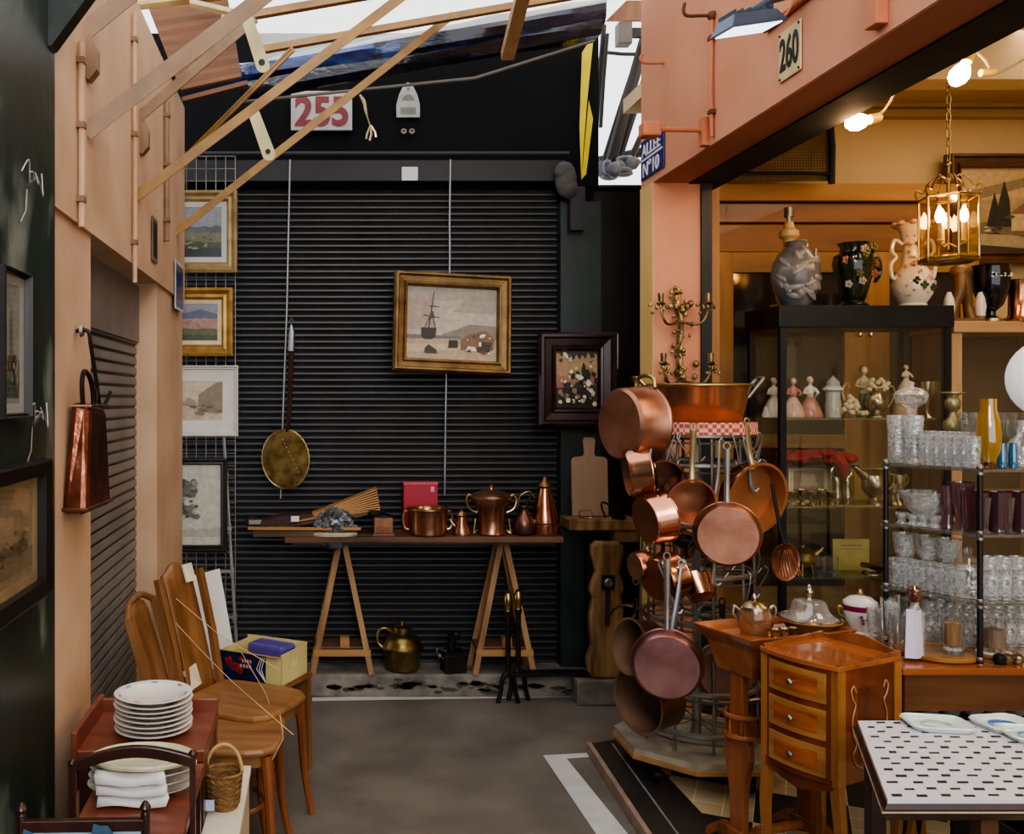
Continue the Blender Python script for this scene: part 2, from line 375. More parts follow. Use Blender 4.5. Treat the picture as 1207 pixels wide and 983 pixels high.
m = MB(); q = A-n_*.09; q2 = B2-n_*.09
m.hexa([q+Vector((0,0,.0)), q2, q2-n_*.008, q-n_*.008], [q+Vector((0,0,.0015)), q2+Vector((0,0,.0015)), q2-n_*.008+Vector((0,0,.0015)), q-n_*.008+Vector((0,0,.0015))]); S('trim_16', m, M('pale_grout', '8f8a80', .8))

# ------------------------------------------------------------------ canopy over the alley
def zc(x): return 3.318+.174*x
def trans():
    m_, t, p, o = nt('translucent_roof_sheet')
    a = t.nodes.new('ShaderNodeBsdfTransparent'); a.inputs[0].default_value = (.97,.96,.93,1)
    b = t.nodes.new('ShaderNodeBsdfTranslucent'); b.inputs[0].default_value = (.95,.93,.88,1)
    x = t.nodes.new('ShaderNodeMixShader'); x.inputs[0].default_value = .35
    t.links.new(a.outputs[0], x.inputs[1]); t.links.new(b.outputs[0], x.inputs[2]); t.links.new(x.outputs[0], o.inputs[0]); return m_
can = T('glazed_canopy', 'white translucent canopy roof sloping across the alley above the brackets', 'canopy roof', (-.65, 4.6, zc(-.65)))
m = MB(); X0, X1 = -.28, 1.6; rows = []
for i in range(49):
    y = 1.6+(4.6-1.6)*i/48; dz = .012*math.sin(i*PI/2)
    rows.append([(X0+.65, y-4.6, zc(X0)-zc(-.65)+dz), (X1+.65, y-4.6, zc(X1)-zc(-.65)+dz)])
m.sheet(rows); m.build('roof_sheet', trans(), can)
tanp = M('tan_painted_batten', 'b08c62', .6, 0, .25, 8, .1, 30)
for y in (3.5, 3.95, 4.35):
    m = MB(); m.beam((X0+.65, y-4.6, zc(X0)-zc(-.65)-.03), (X1+.65, y-4.6, zc(X1)-zc(-.65)-.03), .035, .03); m.build('purlin', tanp, can)
m = MB(); m.beam(P(598,66,4.5)-can.location, P(622,-30,4.0)-can.location, .06, .05); m.build('rafter', tanp, can)
# rolled tarpaulin along its far edge
tp = T('rolled_tarpaulin', 'rolled shiny blue tarpaulin hanging along the canopy edge', 'tarpaulin', P(280,100,4.64))
tarp = M('blue_black_tarp', '232b48', .22, 0, .4, 3, .3, 12, (2,1,6), '0f1118', spec=.8)
bl = M('bright_blue_tarp', '2c4f9a', .22, 0, .35, 4, .3, 12, (2,1,6), '16244c', spec=.8)
def drape(x0, x1, y0, y1, h0, h1, dd):
    rows = []
    for i in range(25):
        t = i/24; px = x0+(x1-x0)*t; py = y0+(y1-y0)*t; h = h0+(h1-h0)*t; c = P(px, py, 4.64)-tp.location
        hh = h*mpp(4.64); row = []
        for k in range(13):
            a = 2*PI*k/12; wob = 1+.12*math.sin(5*a+7*t)+.06*math.sin(23*t+a)
            row.append(c+Vector((0, .07*math.cos(a)*wob, hh/2*math.sin(a)*wob)))
        rows.append(row)
    q = MB(); q.sheet(rows); return q
drape(272, 470, 90, 58, 24, 30, 0).build('blue_roll', bl, tp)
drape(284, 705, 108, 34, 20, 22, 0).build('lower_fold', tarp, tp)
drape(440, 710, 62, 16, 32, 34, 0).build('dark_roll', tarp, tp)
m = MB(); m.tube([P(285,120,4.6)-tp.location, P(560,92,4.6)-tp.location, P(700,48,4.6)-tp.location], .008, 6); m.build('edge_rope', M('grey_rope', '77756f', .8), tp)

# awning struts from the left wall
strut = M('weathered_strut_paint', '9c8266', .55, 0, .3, 9, .1, 30, None, '7d634a')
strut2 = M('ochre_strut_paint', 'b08a50', .5, 0, .3, 9, .1, 30, None, '86643a')
def arm(a, b, label, w_=.035, h_=.02, mat=strut, bracket=None):
    a, b = Vector(a), Vector(b); t = T('awning_strut', label, 'awning strut', a, 0, 'slanting awning struts on the left wall')
    m = MB(); m.beam((0,0,0), b-a, w_, h_*.45); n = (b-a).normalized(); sd = Vector((0, -w_/2, 0)); dn = n.cross(Vector((0,1,0))).normalized()*(h_*.6)
    m.beam(sd-dn*.3, b-a+sd-dn*.3, .006, h_*1.4); m.build('angle_bar', mat, t)
    if bracket:
        m = MB(); m.prism([(0,-.005),(.03,-.01),(.045,-.05),(.045,-.11),(.02,-.14),(0,-.12)], -.02, .02); m.build('wall_bracket', mat, t)
    return t
arm(PX(100,157,XL), P(322,-12,2.9), 'thick weathered strut rising from the wall near the green doorway', .04, .035, strut)
arm(PX(98,40,XL), P(165,-14,2.75), 'short strut at top left with a rounded wall bracket', .04, .035, strut, True)
arm(PX(162,140,XL), P(300,22,3.5), 'short tan strut with bracket under the brown board', .035, .028, strut, True)
arm(PX(160,233,XL), P(480,-8,3.55), 'long thin ochre strut reaching the canopy, upper of the long pair', .045, .026, strut2)
arm(PX(214,190,XL), P(345,58,4.2), 'thin tan strut half hidden behind the long ochre strut', .03, .022, strut2)
arm(PX(206,275,XL), P(533,18,4.47), 'longest ochre strut, lowest one, crossing in front of the red number sign', .045, .026, strut2)
ypl = M('pale_yellow_plate', 'cfc596', .5, 0, .15, 10)
def flatplate(a, b, label, wd=.05):
    a, b = Vector(a), Vector(b); t = T('link_plate', label, 'metal plate', a, 0); d_ = b-a; L = d_.length; ang = math.atan2(d_.x, -d_.z)
    m = MB(); m.prism([(-wd/2*.85,0)]+[(x, -L+.0+y) for x, y in arc(0, 0, wd/2, 180, 360, 8)]+[(wd/2*.85,0)], -.003, .003)
    o = m.build('strip', ypl, t); o.rotation_euler = (0, -ang, 0)
    m = MB(); m.lathe([(.011,-.005),(.011,.005)], 12, M_=Matrix.Translation((0,-.001,-L+.012)) @ Matrix.Rotation(PI/2, 4, 'X')); o2 = m.build('bolt_hole', blackm, t); o2.rotation_euler = (0, -ang, 0)
flatplate(P(290,18,3.1), P(310,78,3.1), 'pale yellow link plate between the upper struts', .045)
flatplate(P(298,130,3.9), P(317,182,3.9), 'pale yellow link plate with a round hole joining the two long struts', .055)
t = T('hanging_hook', 'small cream hook hanging from the longest strut over the dark fascia', 'hook', P(424,112,4.3))
m = MB(); k = mpp(4.3); m.tube([(0,0,0), (5*k,0,-8*k), (7*k,0,-18*k), (9*k,0,-26*k), (13*k,0,-38*k)], [.012,.025,.022,.008,.007], 8, flat=.3); m.build('strap', ypl, t)
m = MB(); m.tube([(13*k,0,-36*k), (9*k,0,-46*k), (8*k,0,-52*k)], .006, 6); m.tube([(13*k,0,-36*k), (14*k,0,-46*k), (12*k,0,-54*k)], .006, 6); m.tube([(13*k,0,-36*k), (18*k,0,-44*k), (19*k,0,-50*k)], .006, 6); m.build('prongs', silver, t)
# brown board tucked under the roof
card = M('brown_board', '7d5a40', .8, 0, .2, 3, .2, 30, (1,1,8), '65452f')
t = T('brown_board', 'brown ribbed board tucked under the canopy by the wall', 'board', P(210,110,4.2))
m = MB(); q = [P(160,-28,4.55), P(262,-40,4.5), P(285,92,4.3), P(214,108,4.35)]; rows = []
for i in range(25):
    a_ = q[0].lerp(q[3], i/24); b_ = q[1].lerp(q[2], i/24); o_ = Vector((0, .006*(i % 2), 0)); rows.append([a_+o_-t.location, b_+o_-t.location])
m.sheet(rows, False); o = m.build('ribbed_face', card, t); sm = o.modifiers.new('s', 'SOLIDIFY'); sm.thickness = .012
m = MB(); m.beam(P(215,118,4.3)-t.location, P(292,98,4.3)-t.location, .03, .02); m.build('lower_batten', wood_d, t)
for i, (x0, y0, x1, y1, mt) in enumerate(((150,8,285,-8,'b59a6a'), (225,4,285,18,'c8b890'), (262,22,292,32,'b9a070'))):
    m = MB(); m.beam((0,0,0), P(x1,y1,4.3)-P(x0,y0,4.3), .06, .02)
    tag(m.build('roof_lath', M('lath_%d' % i, mt, .7, 0, .3, 9), loc=P(x0,y0,4.3)), ['long tan lath', 'short pale lath', 'stub of ochre lath'][i]+' lying above the brown board under the roof', 'lath', 'loose laths by the roof edge')
# vertical conduits on the left wall
for i, (px, ya, yb, rr, lb) in enumerate(((91, 50, 266, .009, 'painted conduit running down the upper wall nearest the green panel'), (155, 15, 332, .008, 'painted conduit on the upper wall between the struts'), (193, 120, 282, .014, 'worn timber batten near the far end of the left wall'))):
    a = PX(px, ya, XL+.012); b = PX(px-2, yb, XL+.012); t = T('wall_conduit', lb, 'conduit', (a.x+.012, a.y, b.z), 0)
    m = MB(); m.tube([(0,0,0), (0,.004,(a.z-b.z)*.45), (0,-.004,(a.z-b.z)*.7), (0,0,a.z-b.z)], rr, 8); m.build('pipe', peach if i < 2 else strut, t)
    for f_ in (.15, .55, .9):
        m = MB(); m.box(-.012, rr+.002, -rr-.006, rr+.006, (a.z-b.z)*f_-.008, (a.z-b.z)*f_+.008); m.build('clip', M('rusty_clip', '8a6c52', .7), t)
# ------------------------------------------------------------------ pictures
PC = {}
def pcol(c):
    if c not in PC:
        l = srgb(c); g = sum(l)/3; PC[c] = M('picture_tone_%d' % (len(PC)+1), tuple(x*.78+g*.22 for x in l), .5, 0, .18, 30)
    return PC[c]
def canvas(w, h, base, polys, parent, y, name='canvas'):
    """flat painted surface: base colour and overlapping colour patches, unit coordinates"""
    m = MB(); mats = [pcol(base)]
    m.poly([(-w/2, 0, -h/2), (w/2, 0, -h/2), (w/2, 0, h/2), (-w/2, 0, h/2)])
    for i, (c, pts) in enumerate(polys):
        pm = pcol(c)
        if pm not in mats: mats.append(pm)
        m.cur = mats.index(pm); m.poly([((x-.5)*w, -.0004*(i+1), (z-.5)*h) for x, z in pts])
    return m.build(name, mats, parent, loc=(0, y, 0), fixn=False)
def rag(y, lo, n=14, amp=.05, x0=0, x1=1, seed=1):
    rr = random.Random(seed)
    return [(x0, lo)]+[(x1, lo)]+[(x1-(x1-x0)*i/n, y+amp*(rr.random()-.5)) for i in range(n+1)]
def spots(n, x0, x1, y0, y1, s, cols, seed=1):
    rr = random.Random(seed); out = []
    for i in range(n):
        x, y, r = rr.uniform(x0, x1), rr.uniform(y0, y1), s*rr.uniform(.4, 1.2)
        out.append((rr.choice(cols), [(x+r*math.cos(k*PI/3)*rr.uniform(.6,1.3), y+r*.8*math.sin(k*PI/3)*rr.uniform(.6,1.3)) for k in range(6)]))
    return out
def picture(name, label, loc, w, h, fw, depth, fmat, base, polys, mount=0, mmat=None, rz=0, rot=None, style=0, glazed=False):
    t = T(name, label, 'picture', loc, rz, None, rot)
    prof = {0: [(0,0),(0,-depth),(fw*.25,-depth*1.15),(fw*.55,-depth*.7),(fw*.8,-depth*.75),(fw,-depth*.35),(fw,0)],
            1: [(0,0),(0,-depth),(fw*.15,-depth*1.1),(fw,-depth*.9),(fw,0)],
            2: [(0,0),(0,-depth*.7),(fw*.12,-depth),(fw*.25,-depth),(fw*.35,-depth*.7),(fw*.7,-depth*.6),(fw*.78,-depth*.85),(fw*.9,-depth*.8),(fw,-depth*.35),(fw,0)]}[style]
    m = MB(); m.frame(w, h, prof); m.build('frame', fmat, t)
    iw, ih = w-2*fw, h-2*fw
    if mount:
        m = MB(); m.frame(iw, ih, [(0,0),(0,-depth*.3),(mount,-depth*.24),(mount,0)]); m.build('mount', mmat or canvas_w, t)
    canvas(iw-2*mount, ih-2*mount, base, polys, t, -depth*.15)
    if glazed:
        m = MB(); m.poly([(-iw/2,-depth*.32,-ih/2),(iw/2,-depth*.32,-ih/2),(iw/2,-depth*.32,ih/2),(-iw/2,-depth*.32,ih/2)]); m.build('glazing', glass, t)
    return t
def picpx(name, label, x0, y0, x1, y1, D, *a, **k):
    c = P((x0+x1)/2, (y0+y1)/2, D); return picture(name, label, c, (x1-x0)*mpp(D), (y1-y0)*mpp(D), *a, **k)
# green wall pictures (facing +x)
picture('framed_print', 'narrow upright print of a grey church spire hung on the green wall', (-.652, 2.0, 1.737), .185, .32, .012, .02, blackf, 'aeb2a8',
        [('7f8a72', rag(.3, .05, seed=2, x0=.1, x1=.95)), ('62705a', rag(.2, .05, seed=3, x0=.15, x1=.9)), ('8b8f88', [(.42,.3),(.6,.3),(.56,.62),(.5,.86),(.45,.6)]), ('8a6a50', [(.3,.28),(.75,.28),(.75,.42),(.3,.4)])]+spots(16, .15, .9, .1, .4, .05, ['55664c','7d8766','96a08a'], 4), .02, whitef, rz=R(90), glazed=True)
picture('framed_drawing', 'thick black framed tan drawing low on the green wall', (-.652, 1.97, 1.322), .46, .315, .035, .035, blackf, 'b79a72',
        [('8a7450', rag(.4, .15, seed=5, x0=.1, x1=.9, amp=.1)), ('a2875f', rag(.3, .1, seed=6, amp=.06))]+spots(14, .2, .8, .2, .55, .04, ['6f5c40','8d764f'], 7), .02, M('tan_mount','b69a70',.8), rz=R(90), style=1, glazed=True)
for (y, z, lb) in ((2.12, 2.1, 'twisted grey wire above the spire print on the green wall'), (2.16, 1.56, 'bent grey wire loops above the black framed drawing')):
    m = MB()
    for k in range(4):
        m.tube([(0,0,0), (.015, -.03+.02*k, .01*k), (.02, -.05+.035*k, .05-.02*k), (.01, -.07+.05*k, .02+.01*k)], .002, 5)
    m.tube([(0,0,0),(.006,-.03,-.06),(.004,-.06,-.09)], .002, 5)
    tag(m.build('wire_hook', steelg, loc=(-.652, y, z)), lb, 'wire')
# enamel plates on the left wall
bluee = M('blue_enamel', '2b3f77', .3, 0, .2, 12)
a, b = PX(176,308,XL+.012), PX(185,308,XL+.012)
t = T('number_plate', 'small dark upright plate high on the far end of the left wall', 'sign', (a.x+.004, (a.y+b.y)/2, 2.26), R(90))
m = MB(); m.box(-.06,.06,-.004,0,-.08,.1); m.build('plate', M('dim_plate','7a6a58',.6), t)
m = MB(); m.box(-.04,.04,-.006,-.004,-.06,.08); m.build('dark_panel', blackm, t)
a, b = PX(202,325,XL+.012), PX(208,325,XL+.012)
t = T('blue_sign', 'blue enamel street sign beside the gold framed landscape', 'sign', (XL+.018, 4.50, 2.16), R(90))
m = MB(); m.box(-.13,.13,-.004,0,-.115,.115); m.build('plate', whitef, t)
m = MB(); m.box(-.11,.11,-.006,-.004,-.1,.1); m.build('blue_field', bluee, t)
# hanging copper vessel with an iron hook
t = T('copper_vessel', 'tapered red copper vessel hanging by iron hooks beside the grey shutter', 'copper vessel', (-.625, 2.60, 1.31), R(-3))
b_ = [(-.045,-.12,0),(.028,-.12,.0),(.028,.13,0),(-.04,.13,0)]; t_ = [(-.03,-.075,.305),(.022,-.065,.29),(.022,.1,.28),(-.03,.085,.3)]
m = MB(); m.hexa(b_, t_); m.build('body', M('red_brown_copper', '96604c', .25, .9, .35, 14, .25, 30, None, '63382a'), t, bevel=.018)
m = MB(); m.tube([(x*1.02, y*1.02, .29) for x, y in ((-.03,-.075),(.022,-.065),(.022,.1),(-.03,.085))], .004, 6, True); m.build('top_rim', copperb, t); m = MB(); m.tube([(x*1.03, y*1.03, .015) for x, y in ((-.045,-.12),(.028,-.12),(.028,.13),(-.04,.13))], .005, 6, True); m.build('rolled_rim', copperb, t)
m = MB(); m.tube([(0,-.06,.29),(0,-.07,.35),(0,-.05,.385),(0,0,.37),(0,.03,.33),(0,.04,.28)], .007, 7); m.build('handle', iron, t)
t = T('iron_hook', 'twisted black iron hook on the wall carrying the copper vessel', 'hook', (-.655, 2.62, 1.81))
m = MB(); m.tube([(-.012,0,0),(.02,0,.0),(.026,.01,-.04),(.03,.06,-.14),(.032,.10,-.21),(.035,.16,-.2),(.04,.2,-.17)], .006, 7); m.tube([(.03,.07,-.15),(.03,.06,-.2),(.028,.03,-.2)], .005, 6); m.build('shank', iron, t)
m = MB(); m.lathe([(.0,.0),(.018,.0),(.014,.008),(0,.01)], 10, M_=Matrix.Rotation(PI/2,4,'Y')); m.build('wall_rose', zinc, t)

# ------------------------------------------------------------------ wire grid with pictures beside the shutter
gp = P(215,190,4.95)
t = T('wire_grid', 'dark wire grid panel standing behind the four pictures at the wall end', 'grid panel', (P(240,0,5.0).x, 5.0, 0))
m = MB(); W0, W1, H1 = -.3, .17, 2.92
for i in range(10): x = W0+(W1-W0)*i/9; m.tube([(x,0,0),(x,0,H1)], .0028, 5)
for i in range(45): z = H1*i/44; m.tube([(W0,.005,z),(W1,.005,z)], .0028, 5)
m.build('wires', M('grid_wire','8c8c88',.4,.6), t)
picpx('framed_landscape', 'gold framed landscape with white slip, top of the four on the grid', 150, 226, 280, 322, 4.88, .055, .04, goldf, '8f9aa8',
      [('5f6f7c', rag(.62, .4, seed=8)), ('7d8667', rag(.5, .0, seed=9)), ('55604c', rag(.3, .0, seed=10)), ('39484e', rag(.18, .0, seed=11, x0=.5, x1=1))]+spots(20, .3, 1, .15, .5, .04, ['8f9472','5b6a55','a6a684'], 12), .028, whitef)
picpx('framed_landscape', 'small bright gold framed painting of pink houses, second on the grid', 160, 340, 275, 420, 4.88, .06, .045, goldb, '8d8fa6',
      [('5e6688', [(.1,.6),(1,.6),(1,.72),(.75,.86),(.5,.74),(.3,.8)]), ('b08070', rag(.58, .2, seed=13, amp=.12)), ('5d6a48', rag(.32, 0, seed=14)), ('47533c', rag(.16, 0, seed=15))]+spots(14, .2, .95, .35, .55, .04, ['c79a86','a06a5a','8f7a6a'], 16), .022, creamc)
picpx('framed_engraving', 'white framed sepia town engraving, third of the four on the grid', 150, 431, 281, 514, 4.87, .022, .03, whitef, 'c3b49a',
      [('8a7a62', [(.68,.2),(1,.2),(1,1),(.9,.95),(.7,.66)]), ('9a8b70', rag(.5, .1, seed=17, amp=.2, x1=.66)), ('b9a98e', [(.2,0),(.8,0),(.6,.35),(.45,.4)]), ('7d6d55', [(.38,.4),(.44,.4),(.44,.9),(.41,1),(.38,.9)])]+spots(24, .3, .95, .15, .5, .045, ['6d5e48','85745c','a39377'], 18), .06, whitef)
picpx('framed_etching', 'black framed grey etching of a figure, lowest of the four on the grid', 150, 540, 268, 650, 4.88, .035, .03, blackf, 'b5b8a8',
      [('9fa292', rag(.2, .1, seed=19))]+spots(60, .5, .72, .35, .82, .05, ['6a6a60','85857a','4f4f48'], 20))
t = T('metal_stand', 'grey metal easel leg with rungs standing below the white framed engraving', 'metal stand', (P(283,0,4.9).x, 4.93, 0))
b0 = Vector((0,0,0)); t0 = P(264,515,4.93)-Vector(t.location)
m = MB(); m.tube([b0, t0], .009, 8); m.build('pole', steelg, t)
for f_ in (.12, .33, .5, .66, .86):
    q = b0.lerp(t0, f_); m = MB(); m.box(q.x-.06, q.x+.012, -.012, .012, q.z-.008, q.z+.008); m.tube([(q.x,0,q.z-.03),(q.x,0,q.z+.02)], .012, 8); m.build('rung', steelg, t)

# ------------------------------------------------------------------ things on the black shutter
def cord(pts, label):
    q = [P(*p) for p in pts]; o = q[0]; m = MB(); m.tube([p-o for p in q], .0055, 7)
    return tag(m.build('hanging_rod', M('pale_grey_rod','8f8f8f',.4,.5), loc=o), label, 'hanging rod')
cord([(342,188,5.19),(340,280,5.2),(338,370,5.22),(334,480,5.24),(331,588,5.25)], 'thin pale rod hanging on the shutter behind the skimmer')
cord([(531,188,5.19),(530,260,5.2),(530,320,5.2),(526,450,5.22),(524,584,5.24)], 'thin pale rod hanging behind the ship painting')
skim = T('brass_skimmer', 'large brass skimmer with long dark handle hanging on the shutter', 'skimmer', P(337,541,5.14), 0, None, (R(8), R(4), R(-14)))
br_old = M('mottled_brass', 'b3a069', .33, .8, .45, 16, .2, 45, None, '6a5838')
m = MB(); prof = [(.02+0*k, 0) for k in range(0)]
Rr = .165; prof = [(0,.05)]+[(Rr*math.sin(PI/2*k/8), .05*math.cos(PI/2*k/8)) for k in range(1,9)]+[(Rr+.006,-.004),(Rr+.004,-.008)]
m.lathe(prof, 32, M_=Matrix.Diagonal((.82,1,1,1)) @ Matrix.Rotation(-PI/2,4,'X')); m.build('bowl', br_old, skim)
m = MB(); m.tube([(.82*Rr*math.cos(k*PI/16), -.004, Rr*math.sin(k*PI/16)) for k in range(32)], .005, 6, True); m.build('rim', brass, skim)
m = MB()
for i in range(9):
    a = PI/2-.5; m.ball((-.02+.012*i, .005-.03*0, .11-.022*i), .004, 6)
    m.ball((-.03+.004*i, .01, .13-.02*i), .0035, 6); m.ball((.06*math.sin(i), .03, .05+.06*math.cos(i)), .003, 6)
m.build('punched_holes', M('pale_hole','b9ad88',.5), skim, loc=(0,-.012,0))
m = MB(); m.tube([(0,.0,.15),(.01,-.01,.2),(.012,-.005,.3),(.012,0,.62)], [.012,.012,.013,.016], 8, flat=.6); m.build('handle', wood_rd, skim)
m = MB(); m.tube([(.012,0,.6),(.012,0,.7),(.008,0,.74)], [.019,.017,.006], 8); m.tube([(.008,0,.74),(.016,0,.76),(.008,0,.785),(0,0,.76)], .004, 6, True); m.build('hanging_loop', steelg, skim)
t = T('bell_plate', 'pale bell shaped metal plate fixed on the black fascia', 'metal plate', P(481,118,5.3))
k = mpp(5.3)
m = MB(); m.prism([(-14*k,-21*k),(14*k,-21*k),(14*k,-6*k),(11*k,6*k),(5*k,18*k),(0,21*k),(-5*k,18*k),(-11*k,6*k),(-14*k,-6*k)], -.008, .004); m.build('plate', M('pale_tin','a3a29c',.5,.5,.25,14), t, bevel=.003)
m = MB(); m.tube([(0,-.01,13*k)]+[(0,-.012,13*k)], .008, 8); m.box(-9*k,9*k,-.0095,-.008,-17*k,-9*k); m.prism([(x,z) for x,z in arc(0,-1*k,7*k,0,180,10)], -.0095,-.008); m.build('embossed_mark', M('dark_tin','77766f',.5,.5), t)
for i, px in enumerate((476, 485.5)):
    m = MB(); m.tube([(.012*math.cos(q*PI/5),0,.012*math.sin(q*PI/5)) for q in range(10)], .005, 6, True); m.tube([(0,.02,0),(0,0,0)], .004, 6)
    tag(m.build('eye_hook', zinc, loc=P(px,155,5.28)), ('left' if i == 0 else 'right')+' of two small ring eyes below the bell shaped plate', 'ring eye')
m = MB(); m.box(-.045,.045,-.006,.0,-.038,.038); tag(m.build('paper_tag', white_p, loc=P(483,205,5.19), bevel=.003), 'small square white tag stuck on the grey lintel', 'tag')
t = T('shutter_motor', 'rough grey padlock lump on a strap at the right end of the lintel', 'shutter lock', P(667,212,5.14))
m = MB(); m.ball((0,0,0), (.06,.05,.1), 12); m.ball((-.01,-.01,.04), (.055,.04,.06), 10); m.ball((.015,-.01,-.05), (.05,.04,.06), 10); m.build('cover', M('grey_rag','4e4b47',.8,0,.35,12,.4,25), t)
m = MB(); m.box(.02,.1,-.02,.03,-.28,-.04); m.build('strap', black, t)
# sign 255
t = T('number_sign', 'weathered white sign with red number 255 on the black fascia', 'sign', P(379,131,5.29))
k = mpp(5.29); m = MB(); m.box(-36*k,36*k,-.012,.015,-23*k,23*k); m.build('board', M('weathered_white','b9b4b0',.7,0,.2,10), t)
text('lettering', '255', 63*k, 36*k, M('faded_red_paint','83363a',.6,0,.25,14), t, (0,-.013,-1*k), 0, .035)
# ship painting
ship = [('b9a894', rag(.82,.2,seed=21)), ('a8937c', [(0,.4),(.3,.4),(.36,.6),(.3,.82),(0,.84)]), ('b3a491', [(.3,.52),(.8,.55),(.9,.7),(.7,.8),(.5,.83),(.3,.7)]), ('bcad99', [(.42,.56),(.7,.56),(.78,.64),(.62,.74),(.46,.7)]), ('9d9284', [(.5,.66),(1,.66),(1,.97),(.8,.92),(.65,.84)]), ('857766', [(.35,.30),(1,.30),(1,.49),(.7,.50),(.55,.42),(.42,.36)]), ('6f6a62', [(0,.27),(.6,.27),(.6,.33),(0,.33)]),
        ('b39a74', [(0,0),(1,0),(1,.26),(.5,.29),(0,.27)]), ('c7ac80', [(0,.08),(.6,.14),(.6,.22),(0,.2)]),
        ('2f241e', [(.16,.31),(.2,.27),(.28,.27),(.32,.31),(.33,.43),(.16,.43)]), ('3c2f27', [(.235,.42),(.25,.42),(.3,.94),(.292,.94)]), ('3c2f27', [(.18,.6),(.36,.57),(.36,.58),(.18,.61)]), ('3c2f27', [(.24,.73),(.36,.72),(.36,.73),(.24,.74)]), ('4a3c31', [(.25,.57),(.31,.56),(.29,.66),(.27,.66)]), ('4a3c31', [(.19,.42),(.2,.42),(.27,.62),(.26,.62)]), ('4a3c31', [(.31,.42),(.32,.42),(.3,.55),(.29,.55)]),
        ('7d5a34', [(.6,.14),(.96,.14),(.98,.3),(.88,.42),(.72,.38),(.6,.28)]), ('2b2019', [(.46,.16),(.57,.17),(.57,.27),(.47,.27)]), ('3d2a1e', [(.78,.12),(.92,.12),(.95,.26),(.8,.27)]), ('d9cbb5', [(.65,.13),(.78,.13),(.76,.19),(.68,.19)]), ('e0d6c4', [(.8,.2),(.83,.2),(.83,.26),(.8,.26)]), ('3a2a20', [(.2,.08),(.34,.08),(.33,.13),(.24,.2),(.2,.14)])]+spots(16, .6, .97, .1, .36, .03, ['2d2119','5d4128','a98a5e','e3d8c6','72301f'], 22)
picture('ship_painting', 'wide gold framed painting of a tall ship on a beach', P(532,382,5.1), .645, .55, .075, .06, M('dull_gold_frame','8a6d40',.45,.5,.3,14,.15,40,None,'5d4525'), 'a79a8b', ship, 0, rot=(R(-7), R(2.5), R(4)), style=2)
gold_leaf = [('3a2a1c', rag(.98,.02,seed=23,amp=.02)), ('b08a50', rag(.9,.45,seed=24,amp=.15)), ('15110e', [(.1,.02),(.9,.02),(.9,.34),(.1,.34)]), ('b3604a', [(.02,.35),(.2,.35),(.22,.55),(.02,.58)]), ('b3604a', [(.8,.4),(.98,.4),(.98,.6),(.84,.6)]), ('1d1813', [(.55,.45),(.8,.35),(.85,.6),(.66,.8)])]+spots(70, .06, .94, .05, .95, .06, ['cdb98c','2a231b','8d7648','e0d4ae','161210'], 25)
picture('dark_framed_relief', 'broad dark mahogany frame around a small gold and black relief', P(679,447,5.1), .425, .51, .10, .055, M('dark_reddish_frame','2a1413',.3,0,.3,8,.05,30), '2a2118', gold_leaf, 0, style=2)
m = MB(); m.box(-.012,.012,-.006,0,-.1,.1); tag(m.build('white_stick', whitef, loc=P(726,414,5.374)), 'short vertical white strip beside the dark mahogany frame', 'strip')

# ------------------------------------------------------------------ trestle table and what stands on it
ZT = .885
tb = T('table_board', 'long dark plank tabletop resting on two trestles before the shutter', 'tabletop', (.585, 5.1, ZT-.03))
m = MB(); m.hexa([(-.742,-.15,0),(.742,-.15,0),(.742,.17,0),(-.70,.17,0)], [(-.742,-.15,.03),(.742,-.15,.03),(.742,.17,.03),(-.70,.17,.03)]); m.build('plank', wood_d, tb, bevel=.004)
m = MB(); m.box(-.70,.70,-.12,.14,-.012,0); m.build('batten', wood_d, tb)
def trestle(cx, label, dx):
    t = T('trestle', label, 'trestle', (cx, 5.15, .125), 0, 'folding trestles under the plank')
    for s in (-1, 1):
        for y in (-.09, .1):
            m = MB(); m.beam((s*.16+dx*(1 if y < 0 else .6)*0, y, 0), (s*.012, y*.55, .715), .03, .022, (0,1,0)); m.build('leg', wood_pz, t)
    m = MB(); m.box(-.03,.03,-.07,.07,.70,.718); m.build('top_block', wood_pz, t)
    m = MB(); m.box(-.155,.155,-.1,-.082,.1,.135); m.build('cross_bar', wood_p, t)
    m = MB(); m.box(-.15,.15,-.085,.095,.14,.15); m.build('shelf', wood_d, t)
    m = MB(); m.box(-.01,.04,-.09,-.04,.145,.2); m.build('block', wood_p, t)
trestle(P(403,0,5.1).x, 'left wooden trestle of the plank table', 0); trestle(P(593,0,5.1).x, 'right wooden trestle of the plank table', .02)
def tx(px, y=5.08): return P(px, 0, y).x
# wicker and bellows pile at the left end
t = T('fire_bellows', 'old ribbed wooden bellows fanning out, lying at the left end of the plank', 'bellows', (tx(380), 5.16, ZT+.066), 0, None, (0, R(-8), 0))
m = MB()
for i in range(9):
    a = i/8; m.prism([(-.18,.012+.001*i),(.0,.02+.004*i),(.32,.02+.0135*i),(.32,.028+.0135*i),(0,.027+.004*i),(-.18,.018+.001*i)], -.10+.003*i, .06-.002*i)
m.build('ribs', wood_p, t)
m = MB(); m.prism([(-.36,0),(.2,-.002),(.3,.015),(0,.022),(-.36,.016)], -.10, .08); m.build('lower_board', wood_d, t)
m = MB(); m.prism([(-.34,.02),(-.02,.016),(-.05,.05),(-.2,.06),(-.33,.05)], -.09, .06); m.build('dark_leather', M('brown_leather','3a241b',.6,0,.3,12), t)
t = T('wooden_tray', 'shallow brown wooden tray overhanging the left end of the plank', 'tray', (tx(372), 5.08, ZT+.001))
m = MB(); m.box(-.33,.16,-.11,.1,0,.008); m.build('base', wood_d, t)
